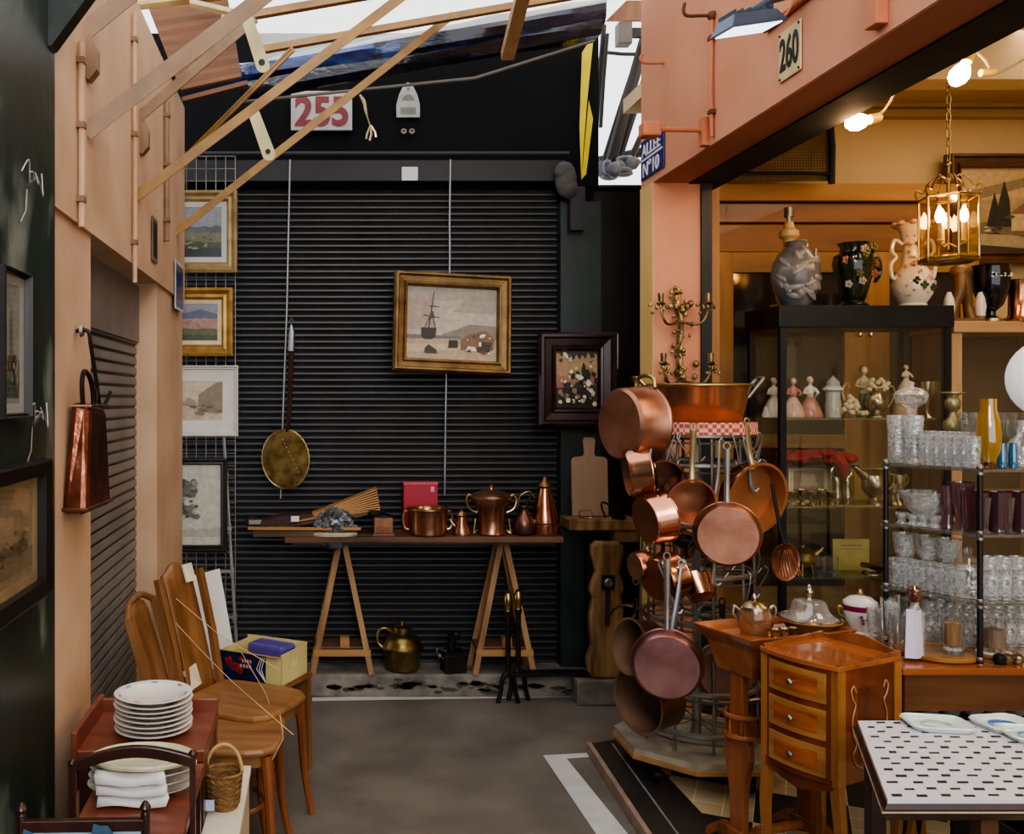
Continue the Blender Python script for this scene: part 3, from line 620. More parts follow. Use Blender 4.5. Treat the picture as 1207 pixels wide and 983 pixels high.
for (x0,x1,y0,y1) in ((-.33,.16,-.115,-.105),(-.33,.16,.095,.105),(-.335,-.325,-.11,.1),(.155,.165,-.11,.1)):
    m = MB(); m.box(x0,x1,y0,y1,0,.035); m.build('side', wood_d, t)
m = MB(); m.beam((-.36,-.115,.045),(.24,-.13,.045),.02,.014); m.build('stick', wood_p, t)
t = T('paper_label', 'tiny white tag on the bellows', 'tag', (tx(348), 5.03, ZT+.085)); m = MB(); m.box(-.022,.022,-.002,0,-.012,.018); m.build('tag', white_p, t)
t = T('iron_bracket', 'small dark iron bracket at the far left of the tray', 'bracket', (tx(301), 5.1, ZT+.042))
m = MB(); m.prism([(-.05,0),(.05,0),(.07,.05),(.02,.04),(-.02,.06),(-.06,.03)], -.02,.02); m.build('casting', iron, t)
m = MB(); m.box(-.035,.035,-.028,-.02,.01,.035); m.build('label_strip', zinc, t)
t = T('mineral_cluster', 'dark grey crystal lump on a pale oval base on the plank', 'mineral', (tx(394,5.0), 4.99, ZT+.002), 0)
m = MB(); m.lathe([(.12,0),(.128,.01),(.12,.022),(.0,.024)], 20, sx=1, sy=.42); m.build('base', M('pale_stone','b7a98e',.7,0,.2,18), t)
m = MB(); rr = random.Random(5); m.ball((0,0,.025),(.105,.035,.10),12)
for i in range(120):
    a = rr.uniform(0,2*PI); b = rr.uniform(.0,1.45); x = .105*math.cos(a)*math.cos(b); y = .035*math.sin(a)*math.cos(b); z = .03+.105*math.sin(b); r = rr.uniform(.008,.017)
    q = Matrix.Translation((x,y,z)) @ Euler((rr.random()*3, rr.random()*3, 0)).to_matrix().to_4x4()
    m.box(-r,r,-r,r,-r*.7,r*1.1,M_=q)
m.build('crystals', M('grey_crystal','77797d',.25,.2,.7,40,.2,60,None,'2c2d30'), t)
t = T('coffee_grinder', 'small orange wooden coffee grinder box with drawer on the plank', 'coffee grinder', (tx(451), 5.06, ZT))
m = MB(); m.box(-.058,.058,-.055,.055,0,.012); m.build('foot', wood_r, t)
m = MB(); m.box(-.05,.05,-.05,.05,.012,.095); m.build('box', wood_h, t, bevel=.003)
m = MB(); m.box(-.04,.04,-.054,-.05,.018,.05); dr = m.build('drawer', wood_r, t)
m = MB(); m.ball((0,-.06,.034), .006, 8); m.build('knob', brass, dr)
m = MB(); m.lathe([(.055,.095),(.05,.105),(.02,.115),(.006,.12),(.006,.13)], 16); m.build('dome', iron, t)
m = MB(); m.tube([(0,0,.125),(-.07,-.01,.128)], .005, 6); m.ball((-.072,-.01,.12), .01, 8); m.build('crank', iron, t)
t = T('red_box', 'bright crimson box standing behind the copper pot on the plank', 'box', (tx(495,5.2), 5.2, ZT))
m = MB(); m.box(-.095,.095,-.04,.04,0,.27); m.build('carton', M('crimson_card','a51e35',.5,0,.1,6), t, bevel=.003)
m = MB(); m.box(.055,.075,-.042,-.04,.22,.25); m.build('sticker', M('pink_sticker','d98a9a',.5), t)
m = MB(); m.box(-.096,.096,-.041,.041,.262,.272); m.build('lid_edge', M('pink_lid','c9566c',.5), t)
# copper on the plank
def loopside(m, r0, z, s, w=.05, h=.05, rr=.006):
    m.tube([(s*r0, -.0, z-h), (s*(r0+w*.7), 0, z-h*.8), (s*(r0+w), 0, z), (s*(r0+w*.6), 0, z+h*.6), (s*r0, 0, z+h*.6)], rr, 7)
rosy = M('rosy_copper', 'c4937a', .24, .88, .3, 9, .08, 30, None, '8c5a45')
t = T('copper_pot', 'wide copper pot with brass side handles before the crimson box', 'copper pot', (tx(503), 5.04, ZT))
m = MB(); m.lathe([(.0,0),(.095,0),(.105,.012),(.106,.13),(.112,.142),(.106,.146),(.098,.13),(.096,.014),(0,.01)], 28); m.build('body', rosy, t)
m = MB(); m.tube([(.109*math.cos(a*PI/12), .109*math.sin(a*PI/12), .143) for a in range(24)], .006, 6, True); m.build('brass_rim', brass, t)
for s in (-1, 1):
    m = MB(); loopside(m, .104, .09, s, .03, .06); m.build('handle', brass, t)
t = T('copper_jug', 'little conical copper pourer on the plank, between wide pot and urn', 'copper pourer', (tx(542), 5.02, ZT))
m = MB(); m.lathe([(0,0),(.048,0),(.05,.01),(.045,.03),(.028,.08),(.024,.1),(.03,.11),(.02,.125),(.006,.135),(.008,.145),(0,.15)], 20); m.build('body', rosy, t)
m = MB(); m.tube([(.03,0,.095),(.06,0,.09),(.065,0,.06),(.045,0,.035)], .005, 6); m.build('handle', iron, t)
m = MB(); m.tube([(-.035,0,.05),(-.055,0,.075),(-.062,0,.09)], [.009,.007,.005], 6); m.build('spout', rosy, t)
t = T('copper_urn', 'big lidded copper urn with curved side handles on the plank', 'copper urn', (tx(578), 5.05, ZT))
m = MB(); m.lathe([(0,0),(.075,0),(.08,.01),(.072,.03),(.076,.1),(.085,.15),(.105,.175),(.11,.19),(.1,.2),(.0,.2)], 28); m.build('body', rosy, t)
m = MB(); m.lathe([(.112,.195),(.113,.205),(.09,.225),(.05,.24),(.012,.247),(.01,.255),(.018,.265),(0,.275)], 28); m.build('lid', rosy, t)
for s in (-1, 1):
    m = MB(); m.tube([(s*.08,0,.12),(s*.12,0,.14),(s*.135,0,.185),(s*.12,0,.215),(s*.1,0,.2)], .007, 7); m.tube([(s*.075,-.02,.03),(s*.1,-.02,.01),(s*.09,-.02,.09)], .005, 6); m.build('handle', brass, t)
t = T('brown_pitcher', 'round brown metal pitcher with tall looped handle on the plank', 'pitcher', (tx(615), 5.03, ZT))
m = MB(); m.lathe([(0,0),(.03,0),(.05,.012),(.062,.05),(.055,.085),(.03,.115),(.024,.14),(.03,.155),(.026,.155),(.02,.14),(0,.12)], 24); m.build('body', M('brown_pewter','7d5c50',.35,.9,.3,10), t)
m = MB(); m.tube([(-.03,0,.15),(-.02,0,.21),(.03,0,.235),(.06,0,.2)], .004, 6); m.build('handle', brass, t)
m = MB(); m.tube([(.05,0,.06),(.075,0,.1),(.08,0,.13)], [.012,.009,.006], 7); m.build('spout', M('brown_pewter','7d5c50'), t)
t = T('copper_jug', 'tall conical copper jug with lid at the right end of the plank', 'copper jug', (tx(641), 5.06, ZT))
m = MB(); m.lathe([(0,0),(.075,0),(.08,.012),(.08,.06),(.074,.066),(.072,.085),(.055,.16),(.034,.235),(.032,.25),(.04,.262),(.034,.262),(.028,.25),(.0,.24)], 28); m.build('body', copper, t)
m = MB(); m.tube([(.08*math.cos(a*PI/12), .08*math.sin(a*PI/12), .065) for a in range(24)], .005, 6, True); m.build('band', copperb, t)
m = MB(); m.lathe([(.042,.262),(.036,.28),(.015,.295),(.01,.31),(0,.315)], 20); m.build('lid', copperb, t)
m = MB(); m.tube([(-.045,0,.2),(-.09,0,.19),(-.1,0,.1),(-.08,0,.05)], .006, 7); m.build('handle', iron, t)
# shelf beam with board, irons, carved panel
t = T('shelf_beam', 'thick wooden shelf beam fixed right of the plank table', 'shelf', (P(706,0,5.12).x, 5.12, .845))
m = MB(); m.box(-.19,.19,-.1,.1,.065,.125); m.build('beam', wood_o, t, bevel=.006)
m = MB(); m.box(.06,.19,-.09,.08,0,.065); m.build('lower_block', wood_o, t, bevel=.005)
m = MB(); m.box(-.06,.06,-.0,.09,-.72,.065); m.build('prop', black, t)
t = T('cutting_board', 'beech cutting board with a handle leaning on the dark wall', 'cutting board', (P(695,0,5.16).x, 5.15, .972), 0, None, (R(-4), 0, 0))
m = MB(); m.prism([(-.1,0),(.1,0),(.1,.31),(.085,.325),(.035,.33),(.028,.345),(.035,.42),(.025,.435),(-.025,.435),(-.035,.42),(-.028,.345),(-.035,.33),(-.085,.325),(-.1,.31)], -.012,.012); m.build('board', wood_bd, t, bevel=.004)
for i, px in enumerate((690, 729)):
    t = T('sad_iron', ['wire hoop trivet with thin pale outline lying on the shelf beam', 'black iron cup with square handle on the shelf beam'][i], ['trivet','iron'][i], (P(px,0,5.05).x, 5.05, .97))
    m = MB()
    if i == 0: m.tube([(-.035,0,.01),(-.03,0,.045),(.03,0,.045),(.04,0,.02),(.03,0,.005),(-.03,0,.005)], .003, 6, True); m.build('wire', brass, t)
    else:
        m.lathe([(0,0),(.035,0),(.04,.08),(.036,.08),(.032,.01),(0,.01)], 16); m.build('cup', iron, t)
        m = MB(); m.tube([(-.038,0,.07),(-.085,0,.09),(-.09,0,.06),(-.07,0,.01)], .005, 6); m.build('handle', iron, t)
t = T('carved_panel', 'old carved wooden panel shaped like a waisted bottle with round boss', 'carved panel', (P(711,0,5.0).x, 4.98, .135), 0, None, (0, R(1), 0))
ol = [(-.07,0),(.07,0),(.095,.03),(.1,.1),(.085,.17),(.095,.25),(.09,.36),(.075,.44),(.09,.47),(.085,.52),(.065,.56),(.085,.65),(.085,.7),(.06,.725),(-.06,.725),(-.085,.7),(-.085,.65),(-.06,.56),(-.085,.5),(-.09,.46),(-.075,.42),(-.09,.33),(-.085,.24),(-.075,.17),(-.1,.1),(-.095,.03)]
m = MB(); m.prism(ol, -.03, .03); m.build('body', wood_o, t, bevel=.012)
m = MB(); m.box(-.012,.014,-.034,-.028,.28,.48); m.build('dark_groove', M('groove_brown','33241a',.8), t)
m = MB(); m.box(-.033,.033,-.042,-.03,.475,.55); bo = m.build('boss_plate', iron, t)
m = MB(); m.lathe([(.024,0),(.024,.008),(.016,.012),(.006,.01),(.006,.018),(0,.018)], 16, M_=Matrix.Translation((0,-.042,.512)) @ Matrix.Rotation(PI/2,4,'X')); m.build('boss', zinc, bo)
t = T('stone_block', 'small stone block under the carved wooden panel', 'stone block', (P(700,0,5.0).x, 4.98, 0)); m = MB(); m.box(-.11,.16,-.06,.07,0,.132); m.build('block', stone, t, bevel=.008)
# on the sill
t = T('brass_churn', 'bulbous brass milk can with lid and tall handle on the stone sill', 'milk can', (tx(474,5.16), 5.16, .125))
m = MB(); m.lathe([(0,0),(.085,0),(.095,.01),(.1,.07),(.112,.12),(.118,.125),(.112,.132),(.105,.15),(.09,.18),(.06,.2),(.045,.205),(.045,.22),(0,.22)], 28); m.build('body', M('green_brass','a3925c',.3,.95,.3,9,.05,30,None,'6d5e36'), t)
m = MB(); m.lathe([(.05,.22),(.05,.235),(.03,.245),(.008,.25),(.008,.26),(.014,.268),(0,.275)], 20); m.build('lid', brass, t)
m = MB(); m.tube([(-.1,0,.12),(-.135,0,.15),(-.13,0,.21),(-.09,0,.225),(-.05,0,.2)], .008, 7); m.build('handle', brass, t)
m = MB(); m.tube([(.11*math.cos(a*PI/12), .11*math.sin(a*PI/12), .165) for a in range(24)], .0, 4, True) if 0 else m.tube([(.118*math.cos(a*PI/12), .118*math.sin(a*PI/12), .126) for a in range(24)], .004, 6, True); m.build('band', brass, t)
t = T('charcoal_iron', 'black cast charcoal iron with chimney standing on the stone sill', 'iron', (tx(534,5.12), 5.12, .125), R(10))
m = MB(); m.prism([(-.06,-.05),(.06,-.05),(.075,0),(.06,.05),(-.06,.05)], 0, .1, 'xy'); m.build('body', iron, t, bevel=.006)
m = MB(); m.prism([(-.065,.1),(.07,.1),(.06,.115),(-.06,.115)], -.05,.05); m.build('lid', iron, t)
m = MB(); m.tube([(-.01,0,.11),(-.01,0,.15),(.0,0,.2)], [.02,.018,.03], 10); m.ball((.02,0,.2),(.025,.02,.02),8); m.build('chimney', iron, t)
m = MB(); m.tube([(-.06,-.03,.08),(-.1,-.04,.11),(-.1,-.04,.14),(-.05,-.03,.12)], .006, 6); m.ball((-.09,-.045,.1), .014, 8); m.build('latch', zinc, t)
for i, (px, y) in enumerate(((599, 4.97), (611, 5.015))):
    t = T('fire_dog', ['left', 'right'][i]+' black iron fire dog with brass finial standing before the sill', 'fire dog', (P(px,0,y).x, y, 0), 0, 'pair of fire dogs')
    m = MB(); m.tube([(0,0,.14),(0,0,.47)], .014, 8); m.tube([(0,0,.47),(0,0,.49)], .019, 8); m.build('shaft', iron, t)
    m = MB(); m.lathe([(0,.49),(.014,.49),(.012,.5),(.024,.53),(.024,.56),(.014,.585),(.016,.59),(0,.6)], 16); m.build('finial', brass, t)
    for s in (-1, 1):
        m = MB(); m.tube([(0,0,.17),(s*.03,0,.13),(s*.04,0,.06),(s*.055,0,0)], [.014,.013,.011,.013], 7); m.build('leg', iron, t)
    m = MB(); m.beam((0,0,.15),(.49-.05*i,.02,.15),.022,.02); m.build('log_bar', iron, t)
    m = MB(); m.beam((.47-.05*i,.02,.15),(.47-.05*i,.02,0),.02,.02,(0,1,0)); m.build('rear_leg', iron, t)
# ------------------------------------------------------------------ left foreground
t = T('box_table', 'red mahogany box table with raised rim under the tall plate stack', 'table', (-.44, 2.5, 0))
m = MB(); m.box(-.16,.165,-.14,.16,.70,.73); m.build('top', wood_r, t, bevel=.003)
for nm, b_ in (('left_rim', (-.175,-.16,-.14,.175,.62,.775)), ('far_rim', (-.175,.165,.16,.175,.62,.765))):
    m = MB(); m.box(*b_); m.build(nm, wood_r, t, bevel=.003)
m = MB(); m.box(-.155,.16,-.135,.155,.40,.70); m.build('dark_case', wood_rd, t)
for sx in (-.145, .15):
    for sy in (-.125, .145):
        m = MB(); m.beam((sx,sy,.4),(sx,sy,0),.03,.03,(0,1,0)); m.build('leg', wood_rd, t)
plate = T('dinner_plate', 'white dinner plate at the bottom of the tall stack', 'plate', (-.428, 2.49, .731), 0, 'tall stack of white dinner plates')
m = MB(); m.lathe([(0,.004),(.055,.004),(.06,0),(.066,.003),(.085,.012),(.102,.018),(.103,.0205),(.1,.021),(.082,.016),(.062,.008),(0,.007)], 40); m.build('plate', white_c, plate)
for i in range(1, 8):
    q = dup(plate, (-.428+.002*math.sin(i*2.3), 2.49+.002*math.cos(i*1.7), .731+.0125*i), i*.7, 'white dinner plate in the tall stack, '+('topmost, with faint floral sprigs' if i == 7 else ORD[7-i]+' from the top'))
m = MB()
for k in range(7):
    a = k*.9+.3; 
    for j in range(4): m.lathe([(0,.0),(.0035,.0),(0,.0006)], 6, c=(.088*math.cos(a+.05*j), .088*math.sin(a+.05*j), .0192+.0003*j))
m.build('sprig_pattern', M('sprig_grey','7d8284',.4), q)
t = T('serving_stand', 'red mahogany serving stand with an arched carrying rail', 'serving stand', (-.385, 2.03, 0))
m = MB(); m.box(-.118,.118,-.23,.25,.705,.73); m.build('top', wood_r, t, bevel=.003)
m = MB(); pts = [(-.13+.26*k/16, .838+.028*math.sin(PI*k/16)+.012*(k/16)) for k in range(17)]
m.prism([(x,z-.012) for x,z in pts]+[(x,z+.012) for x,z in reversed(pts)], -.058, -.042); m.build('arched_rail', wood_rd, t, bevel=.002)
for x, zt in ((-.128, .846), (.128, .866)):
    m = MB(); m.beam((x,-.05,.0),(x,-.05,zt),.012,.014,(0,1,0)); m.ball((x,-.05,zt),.010,8); m.build('post', wood_rd, t)
for sx in (-.1, .1):
    for sy in (-.21, .23):
        m = MB(); m.beam((sx,sy,.705),(sx,sy,0),.022,.022,(0,1,0)); m.build('leg', wood_rd, t)
m = MB(); m.box(.09,.1,-.15,-.13,.731,.733) if 0 else m.ball((.075,-.155,.732),(.009,.007,.003),8); m.build('white_sticker', white_p, t)
pl = T('oval_platter', 'white oval platter, lowest of the napkin wrapped pile', 'platter', (-.39, 2.105, .731), 0, 'napkin wrapped platters')
m = MB(); m.lathe([(0,.003),(.07,.003),(.085,.012),(.118,.024),(.12,.027),(.085,.016),(.07,.007),(0,.006)], 36, sy=.66); m.build('platter', white_c, pl)
for i in range(1, 3): dup(pl, (-.39+.003*i, 2.105, .731+.02*i), .02*i, ['','white oval platter, second from the bottom of the napkin wrapped pile','white oval platter under the cream rimmed dish'][i])
t = T('cream_dish', 'cream rimmed oval dish topping the napkin wrapped pile', 'dish', (-.386, 2.11, .79))
m = MB(); m.lathe([(0,.003),(.07,.003),(.09,.012),(.118,.018),(.12,.024),(.112,.027),(.095,.022),(.07,.009),(0,.008)], 36, sy=.68); m.build('dish', M('mottled_cream','d6cfb4',.25,0,.2,30,0,60,None,'b5b48e'), t)
for i in range(3):
    z = .737+.023*i; nk = T('paper_napkin', ['lowest', 'middle', 'uppermost'][i]+' folded white napkin hanging over the platter pile edge', 'napkin', (-.395-.004*i, 2.03, z), 0, 'white napkins between platters')
    rows = []
    for a in range(9):
        u = a/8-.5; rows.append([(u*.145, .06, .017), (u*.15, .01, .019-.004*math.cos(u*6)), (u*.155+.004, -.008, .015-.006*math.cos(u*5)), (u*.15+.003*i, -.014, .001-.003*math.sin(u*7+i))])
    m = MB(); m.sheet(rows); o = m.build('cloth', white_p, nk); s_ = o.modifiers.new('s', 'SOLIDIFY'); s_.thickness = .002
t = T('fire_screen', 'dark framed screen with blue and white picture at the bottom left corner', 'fire screen', (-.432, 1.75, 0), R(2))
for x in (-.115, .115):
    m = MB(); m.tube([(x,0,0),(x,0,.84)], .009, 8); m.lathe([(0,.835),(.009,.835),(.006,.845),(.011,.852),(.006,.862),(0,.866)], 10, c=(x,0,0)); m.build('upright', wood_rd, t)
    m = MB(); m.beam((x,-.07,.012),(x,.07,.012),.02,.024); m.build('foot', wood_rd, t)
m = MB(); m.box(-.115,.115,-.008,.008,.81,.832); m.build('top_rail', wood_rd, t, bevel=.002)
m = MB(); m.box(-.115,.115,-.008,.008,.3,.325); m.build('bottom_rail', wood_rd, t)
canvas(.22, .49, '8fb4c4', spots(60, 0, 1, 0, 1, .08, ['d5dfe2','5d8fa8','2f5d7d','e6ecec','41756f'], 31), t, -.002).location = (0, -.003, .567)
t = T('cream_cabinet', 'low cream painted cabinet beside the red tables', 'cabinet', (-.235, 2.46, 0))
m = MB(); m.box(-.04,.045,-.3,.28,0,.52); m.build('body', creamc, t); m = MB(); m.box(-.045,.05,-.31,.29,.52,.54); m.build('top', M('cream_top','d8d1bd',.5,0,.1,8), t, bevel=.003)
t = T('wicker_basket', 'small wicker basket with a hoop handle on the cream cabinet', 'basket', (-.238, 2.47, .541))
wick = M('wicker', 'a37a48', .7, 0, .3, 30, .8, 120, (1,1,4), '5d3f22')
m = MB(); m.lathe([(0,0),(.036,0),(.04,.01),(.049,.085),(.053,.095),(.049,.098),(.044,.085),(.036,.012),(0,.012)], 24); m.build('bowl', wick, t)
m = MB()
for z in (.02,.035,.05,.065,.08): m.tube([((.04+z*.1)*math.cos(a*PI/14), (.04+z*.1)*math.sin(a*PI/14), z+.003*(-1)**a) for a in range(28)], .003, 5, True)
m.build('woven_bands', wick, t)
m = MB(); m.tube([(.048*math.cos(a*PI/12), .0, .09+.075*math.sin(a*PI/12)) for a in range(13)], .005, 6); m.build('handle', M('pale_wicker','bb9a66',.7,0,.3,30), t)
m = MB(); m.box(-.05,-.02,-.055,-.052,.012,.04); m.build('price_tag', M('lavender_tag','b9bdd8',.6), t)

# bentwood chairs
def chair(label, loc, rz, slot):
    t = T('bentwood_chair', label, 'chair', loc, rz)
    ol = [(-.2,-.16),(-.2,.16)]+[(x,y) for x, y in ((-.12,.185),(0,.2),(.1,.2),(.16,.185),(.2,.14),(.21,.06),(.21,-.06),(.2,-.14),(.16,-.185),(.1,-.2),(0,-.2),(-.12,-.185))]
    m = MB(); m.prism(ol, .425, .45, 'xy'); m.build('seat', wood_hx, t, bevel=.01)
    m = MB(); m.prism([(x*.9,y*.9) for x, y in ol], .385, .425, 'xy'); m.build('seat_rim', wood_h, t)
    for s in (-1, 1):
        m = MB(); m.tube([(.165,s*.15,.42),(.175,s*.155,.3),(.185,s*.16,.15),(.215,s*.165,0)], [.02,.018,.015,.012], 8); m.build('leg', wood_mz, t)
        m = MB(); m.tube([(-.17,s*.14,.42),(-.19,s*.145,.2),(-.23,s*.15,0)], [.019,.016,.013], 8); m.build('leg', wood_mz, t)
        m = MB(); pw = .128 if slot else .16; m.beam((-.18,s*pw,.40),(-.235,s*pw*1.04,.66),.03,.024,(1,0,0)); m.beam((-.235,s*pw*1.04,.655),(-.30,s*pw*1.08,.88),.03,.024,(1,0,0)); m.build('back_post', wood_h, t)
    m = MB(); pts = []
    ring = [(.14*math.cos(a*PI/12), .13*math.sin(a*PI/12), .2) for a in range(24)]; m.tube(ring, .008, 6, True); m.build('stretcher_ring', wood_mz, t)
    yw = .088 if slot else .095; pw = .128 if slot else .16
    m = MB()
    rows = []
    for i in range(11):
        f_ = i/10; x = -.19-.13*f_**1.15; z = .44+.46*f_; ww = yw if f_ < .9 else yw
        top = .035 if i == 10 else 0
        rows.append([(x-.01*math.cos(u*1.4), u*2*ww*.5/.5*.5, z+(.02*math.cos(u*3) if i == 10 else 0)) for u in [k/4-1 for k in range(9)]])
    m.sheet(rows); o = m.build('back_panel', wood_h, t); s_ = o.modifiers.new('s', 'SOLIDIFY'); s_.thickness = .014; s_.offset = 0
    if not slot:
        m = MB(); m.tube([(-.30,-.18,.87),(-.322,-.09,.905),(-.325,0,.91),(-.322,.09,.905),(-.30,.18,.87)], .012, 8); m.build('top_rail', wood_h, t)
    return t
ca = chair('honey bentwood chair nearest the plate stacks, back against the grey shutter', (-.315, 3.30, 0), R(-4), False)
cb = chair('honey bentwood chair with broad back panel beside the printed carton', (-.275, 3.60, 0), R(-28), True); cb.scale = (1,1,1.045)
m = MB(); m.box(-.004,.004,-.04,.02,-.03,.04); m.build('paper_tag', M('cream_tag','d9d0b6',.8), cb, loc=(-.295,.07,.87), rot=(0,R(-20),0))
m = MB(); m.box(-.004,.004,-.045,.04,-.035,.045); m.build('cream_cloth', M('cream_tag','d9d0b6',.8), cb, loc=(-.205,-.04,.50), rot=(R(8),R(-15),0))
m = MB(); pr = MB()
tw = [((203,730,3.66),(262,792,3.5),(318,842,3.3),(346,866,3.25)), ((207,705,3.7),(258,748,3.75),(330,790,3.75)), ((285,770,3.8),(312,815,3.6),(322,842,3.45)), ((330,842,3.2),(334,870,3.15),(316,905,3.15))]
o = P(203,730,3.66)
for l in tw: m.tube([P(*q)-o for q in l], .0016, 5)
tag(m.build('twine', M('pale_twine','c9b48a',.8), loc=o), 'thin pale twine strung across the two bentwood chairs', 'twine')
# stool with carton, leaning white board
t = T('wooden_stool', 'square light wooden stool carrying the printed carton', 'stool', (-.26, 4.06, 0), R(-31))
m = MB(); m.box(-.2,.2,-.16,.16,.40,.425); m.build('seat', wood_h, t, bevel=.004)
for sx in (-.18,.18):
    for sy in (-.14,.14):
        m = MB(); m.beam((sx,sy,.4),(sx*1.02,sy*1.02,0),.032,.03,(0,1,0)); m.build('leg', wood_h, t)
for sy in (-.14,.14):
    m = MB(); m.box(-.17,.17,sy-.008,sy+.008,.34,.4); m.build('apron', wood_h, t)
t = T('printed_carton', 'open blue and yellow printed carton on the light wooden stool', 'carton', (-.215, 4.03, .427), R(-27))
yc = M('yellow_card','cdc083',.6,0,.15,10)
m = MB(); m.box(-.15,.15,-.115,-.111,0,.12); f_ = m.build('front_panel', yc, t)
m = MB(); m.box(-.15,.075,-.1165,-.115,.0,.118); m.build('blue_print', M('navy_print','1f2146',.4,0,.4,14), f_)
m = MB(); rr = random.Random(3)
for i in range(16): 
    x = rr.uniform(-.12,-.02); z = rr.uniform(.03,.1); r = rr.uniform(.006,.014); m.prism([(x+r*math.cos(k*PI/3)*rr.uniform(.6,1.4), z+r*math.sin(k*PI/3)*rr.uniform(.6,1.4)) for k in range(6)], -.1175,-.1165)
m.build('red_flowers', M('red_print','b03a3a',.5), f_)
m = MB()
for (x, z, w_) in ((-.04,.08,.05),(-.05,.058,.06)):
    for k in range(4): m.prism([(x+k*w_/4,z),(x+k*w_/4+w_/6,z),(x+k*w_/4+w_/6,z+.012),(x+k*w_/4,z+.015)], -.118,-.1165)
m.build('brush_lettering', M('pale_red_print','d8a8a0',.5), f_)
m = MB()
for k in range(3): m.tube([(.075+.0,-.1175,.01),(.055-.012*k,-.1175,.06),(.07-.008*k,-.1175,.115)], .0018, 4)
m.build('pale_rings', white_p, f_)
m = MB(); m.box(.146,.15,-.115,.115,0,.13); e = m.build('end_panel', yc, t); m = MB(); m.box(.15,.1512,-.03,.02,.06,.09); m.build('punched_handle', M('lighter_card','ddd4a8',.6), e)
m = MB(); m.box(-.15,.15,.111,.115,0,.135); m.build('back_panel', yc, t); m = MB(); m.box(-.15,-.146,-.115,.115,0,.12); m.build('end_panel', yc, t); m = MB(); m.box(-.15,.15,-.115,.115,0,.004); m.build('base', yc, t)
m = MB(); m.hexa([(-.15,-.115,.12),(.15,-.115,.12),(.15,-.114,.122),(-.15,-.114,.122)],[(-.15,-.15,.13),(.15,-.155,.13),(.15,-.154,.132),(-.15,-.149,.132)]); m.build('open_flap', M('brown_flap','a98a5c',.7), t)
t2 = T('purple_packet', 'shiny violet packet inside the printed carton', 'packet', (-.2, 4.05, .50), R(-33)); m = MB(); m.box(-.1,.09,-.02,.09,-.065,.055); m.build('packet', M('violet_foil','5a4f9a',.3,0,.25,10), t2, bevel=.015)
m = MB(); q = [P(222,680,4.33), P(259,670,4.36), P(277,775,4.25), P(240,780,4.22)]; o = q[3].copy(); o.z = .43
t = T('white_board', 'plain white board leaning behind the broad backed chair', 'board', o)
m = MB(); b_ = [Vector(a)-o for a in q]; ex = (b_[3]-b_[0])*.35; m.poly([b_[0], b_[1], b_[2]+ex, b_[3]+ex]); ob = m.build('panel', M('off_white_board','cfcdc8',.7,0,.06,6), t); s_ = ob.modifiers.new('s','SOLIDIFY'); s_.thickness = .012
# ------------------------------------------------------------------ copper stand
RX, RY = 1.62, 3.95
rack = T('copper_rack', 'tiered wire stand on a wheeled octagonal board hung with copper pans', 'pan stand', (RX, RY, .05))
for z, r, n_ in ((1.42,.215,1),(1.30,.20,1),(1.0,.22,1),(.85,.22,1),(.66,.22,1),(.385,.235,1),(.22,.24,1)):
    m = MB(); m.tube([(r*math.cos(a*PI/16), r*math.sin(a*PI/16), z) for a in range(32)], .012, 6, True, flat=1.0); m.tube([(r*math.cos(a*PI/16), r*math.sin(a*PI/16), z-.03) for a in range(32)], .004, 5, True)
    for a in range(6):
        c_, s_ = math.cos(a*PI/6), math.sin(a*PI/6); m.tube([(-r*c_,-r*s_,z-.005),(r*c_,r*s_,z-.005)], .003, 5)
    m.build('ring_shelf', zinc, rack)
for a in range(10):
    c_, s_ = math.cos(a*PI/5+.2), math.sin(a*PI/5+.2); m = MB(); m.tube([(.235*c_,.235*s_,.15),(.225*c_,.225*s_,.7),(.205*c_,.205*s_,1.43)], .006, 6); m.build('upright', zinc, rack)
m = MB(); m.tube([(0,0,.15),(0,0,1.42)], .02, 8); m.build('centre_pole', zinc, rack)
rr = random.Random(11); m = MB()
for i in range(46):
    a = rr.uniform(PI, 2*PI); z = rr.choice((1.40,1.29,1.0,.85,.66)); r = rr.uniform(.2,.26); c_, s_ = math.cos(a), math.sin(a); d2 = rr.uniform(-.04,.04); L = rr.uniform(.06,.15)
    m.tube([(r*c_,r*s_,z+.03),(r*c_*1.06,r*s_*1.06,z+.01),(r*c_*1.05+d2,r*s_*1.05,z-L*.6),(r*c_+d2,r*s_,z-L),(r*c_+d2+.02,r*s_,z-L+.02)], .0035, 5)
m.build('wire_hooks', zinc, rack).__setitem__('kind', 'stuff')
oct_ = [(.34*math.cos(PI/8+k*PI/4), .34*math.sin(PI/8+k*PI/4)) for k in range(8)]
m = MB(); m.prism(oct_, .095, .118, 'xy'); bd = m.build('base_board', wood_p, rack, bevel=.004)
m = MB(); m.prism([(x*.98,y*.98) for x, y in oct_], .118, .142, 'xy'); m.build('rim_band', M('pale_worn_rim','a39a88',.7,0,.3,12), rack)
for k in range(4):
    a = PI/4+k*PI/2-.3; c_, s_ = .25*math.cos(a), .25*math.sin(a)
    m = MB(); m.box(c_-.02,c_+.02,s_-.018,s_+.018,.05,.095); cs = m.build('caster', iron, rack)
    m = MB(); m.tube([(c_-.012,s_-.01,.032),(c_+.012,s_-.01,.032)], .031, 14); m.build('wheel', blackm, cs)
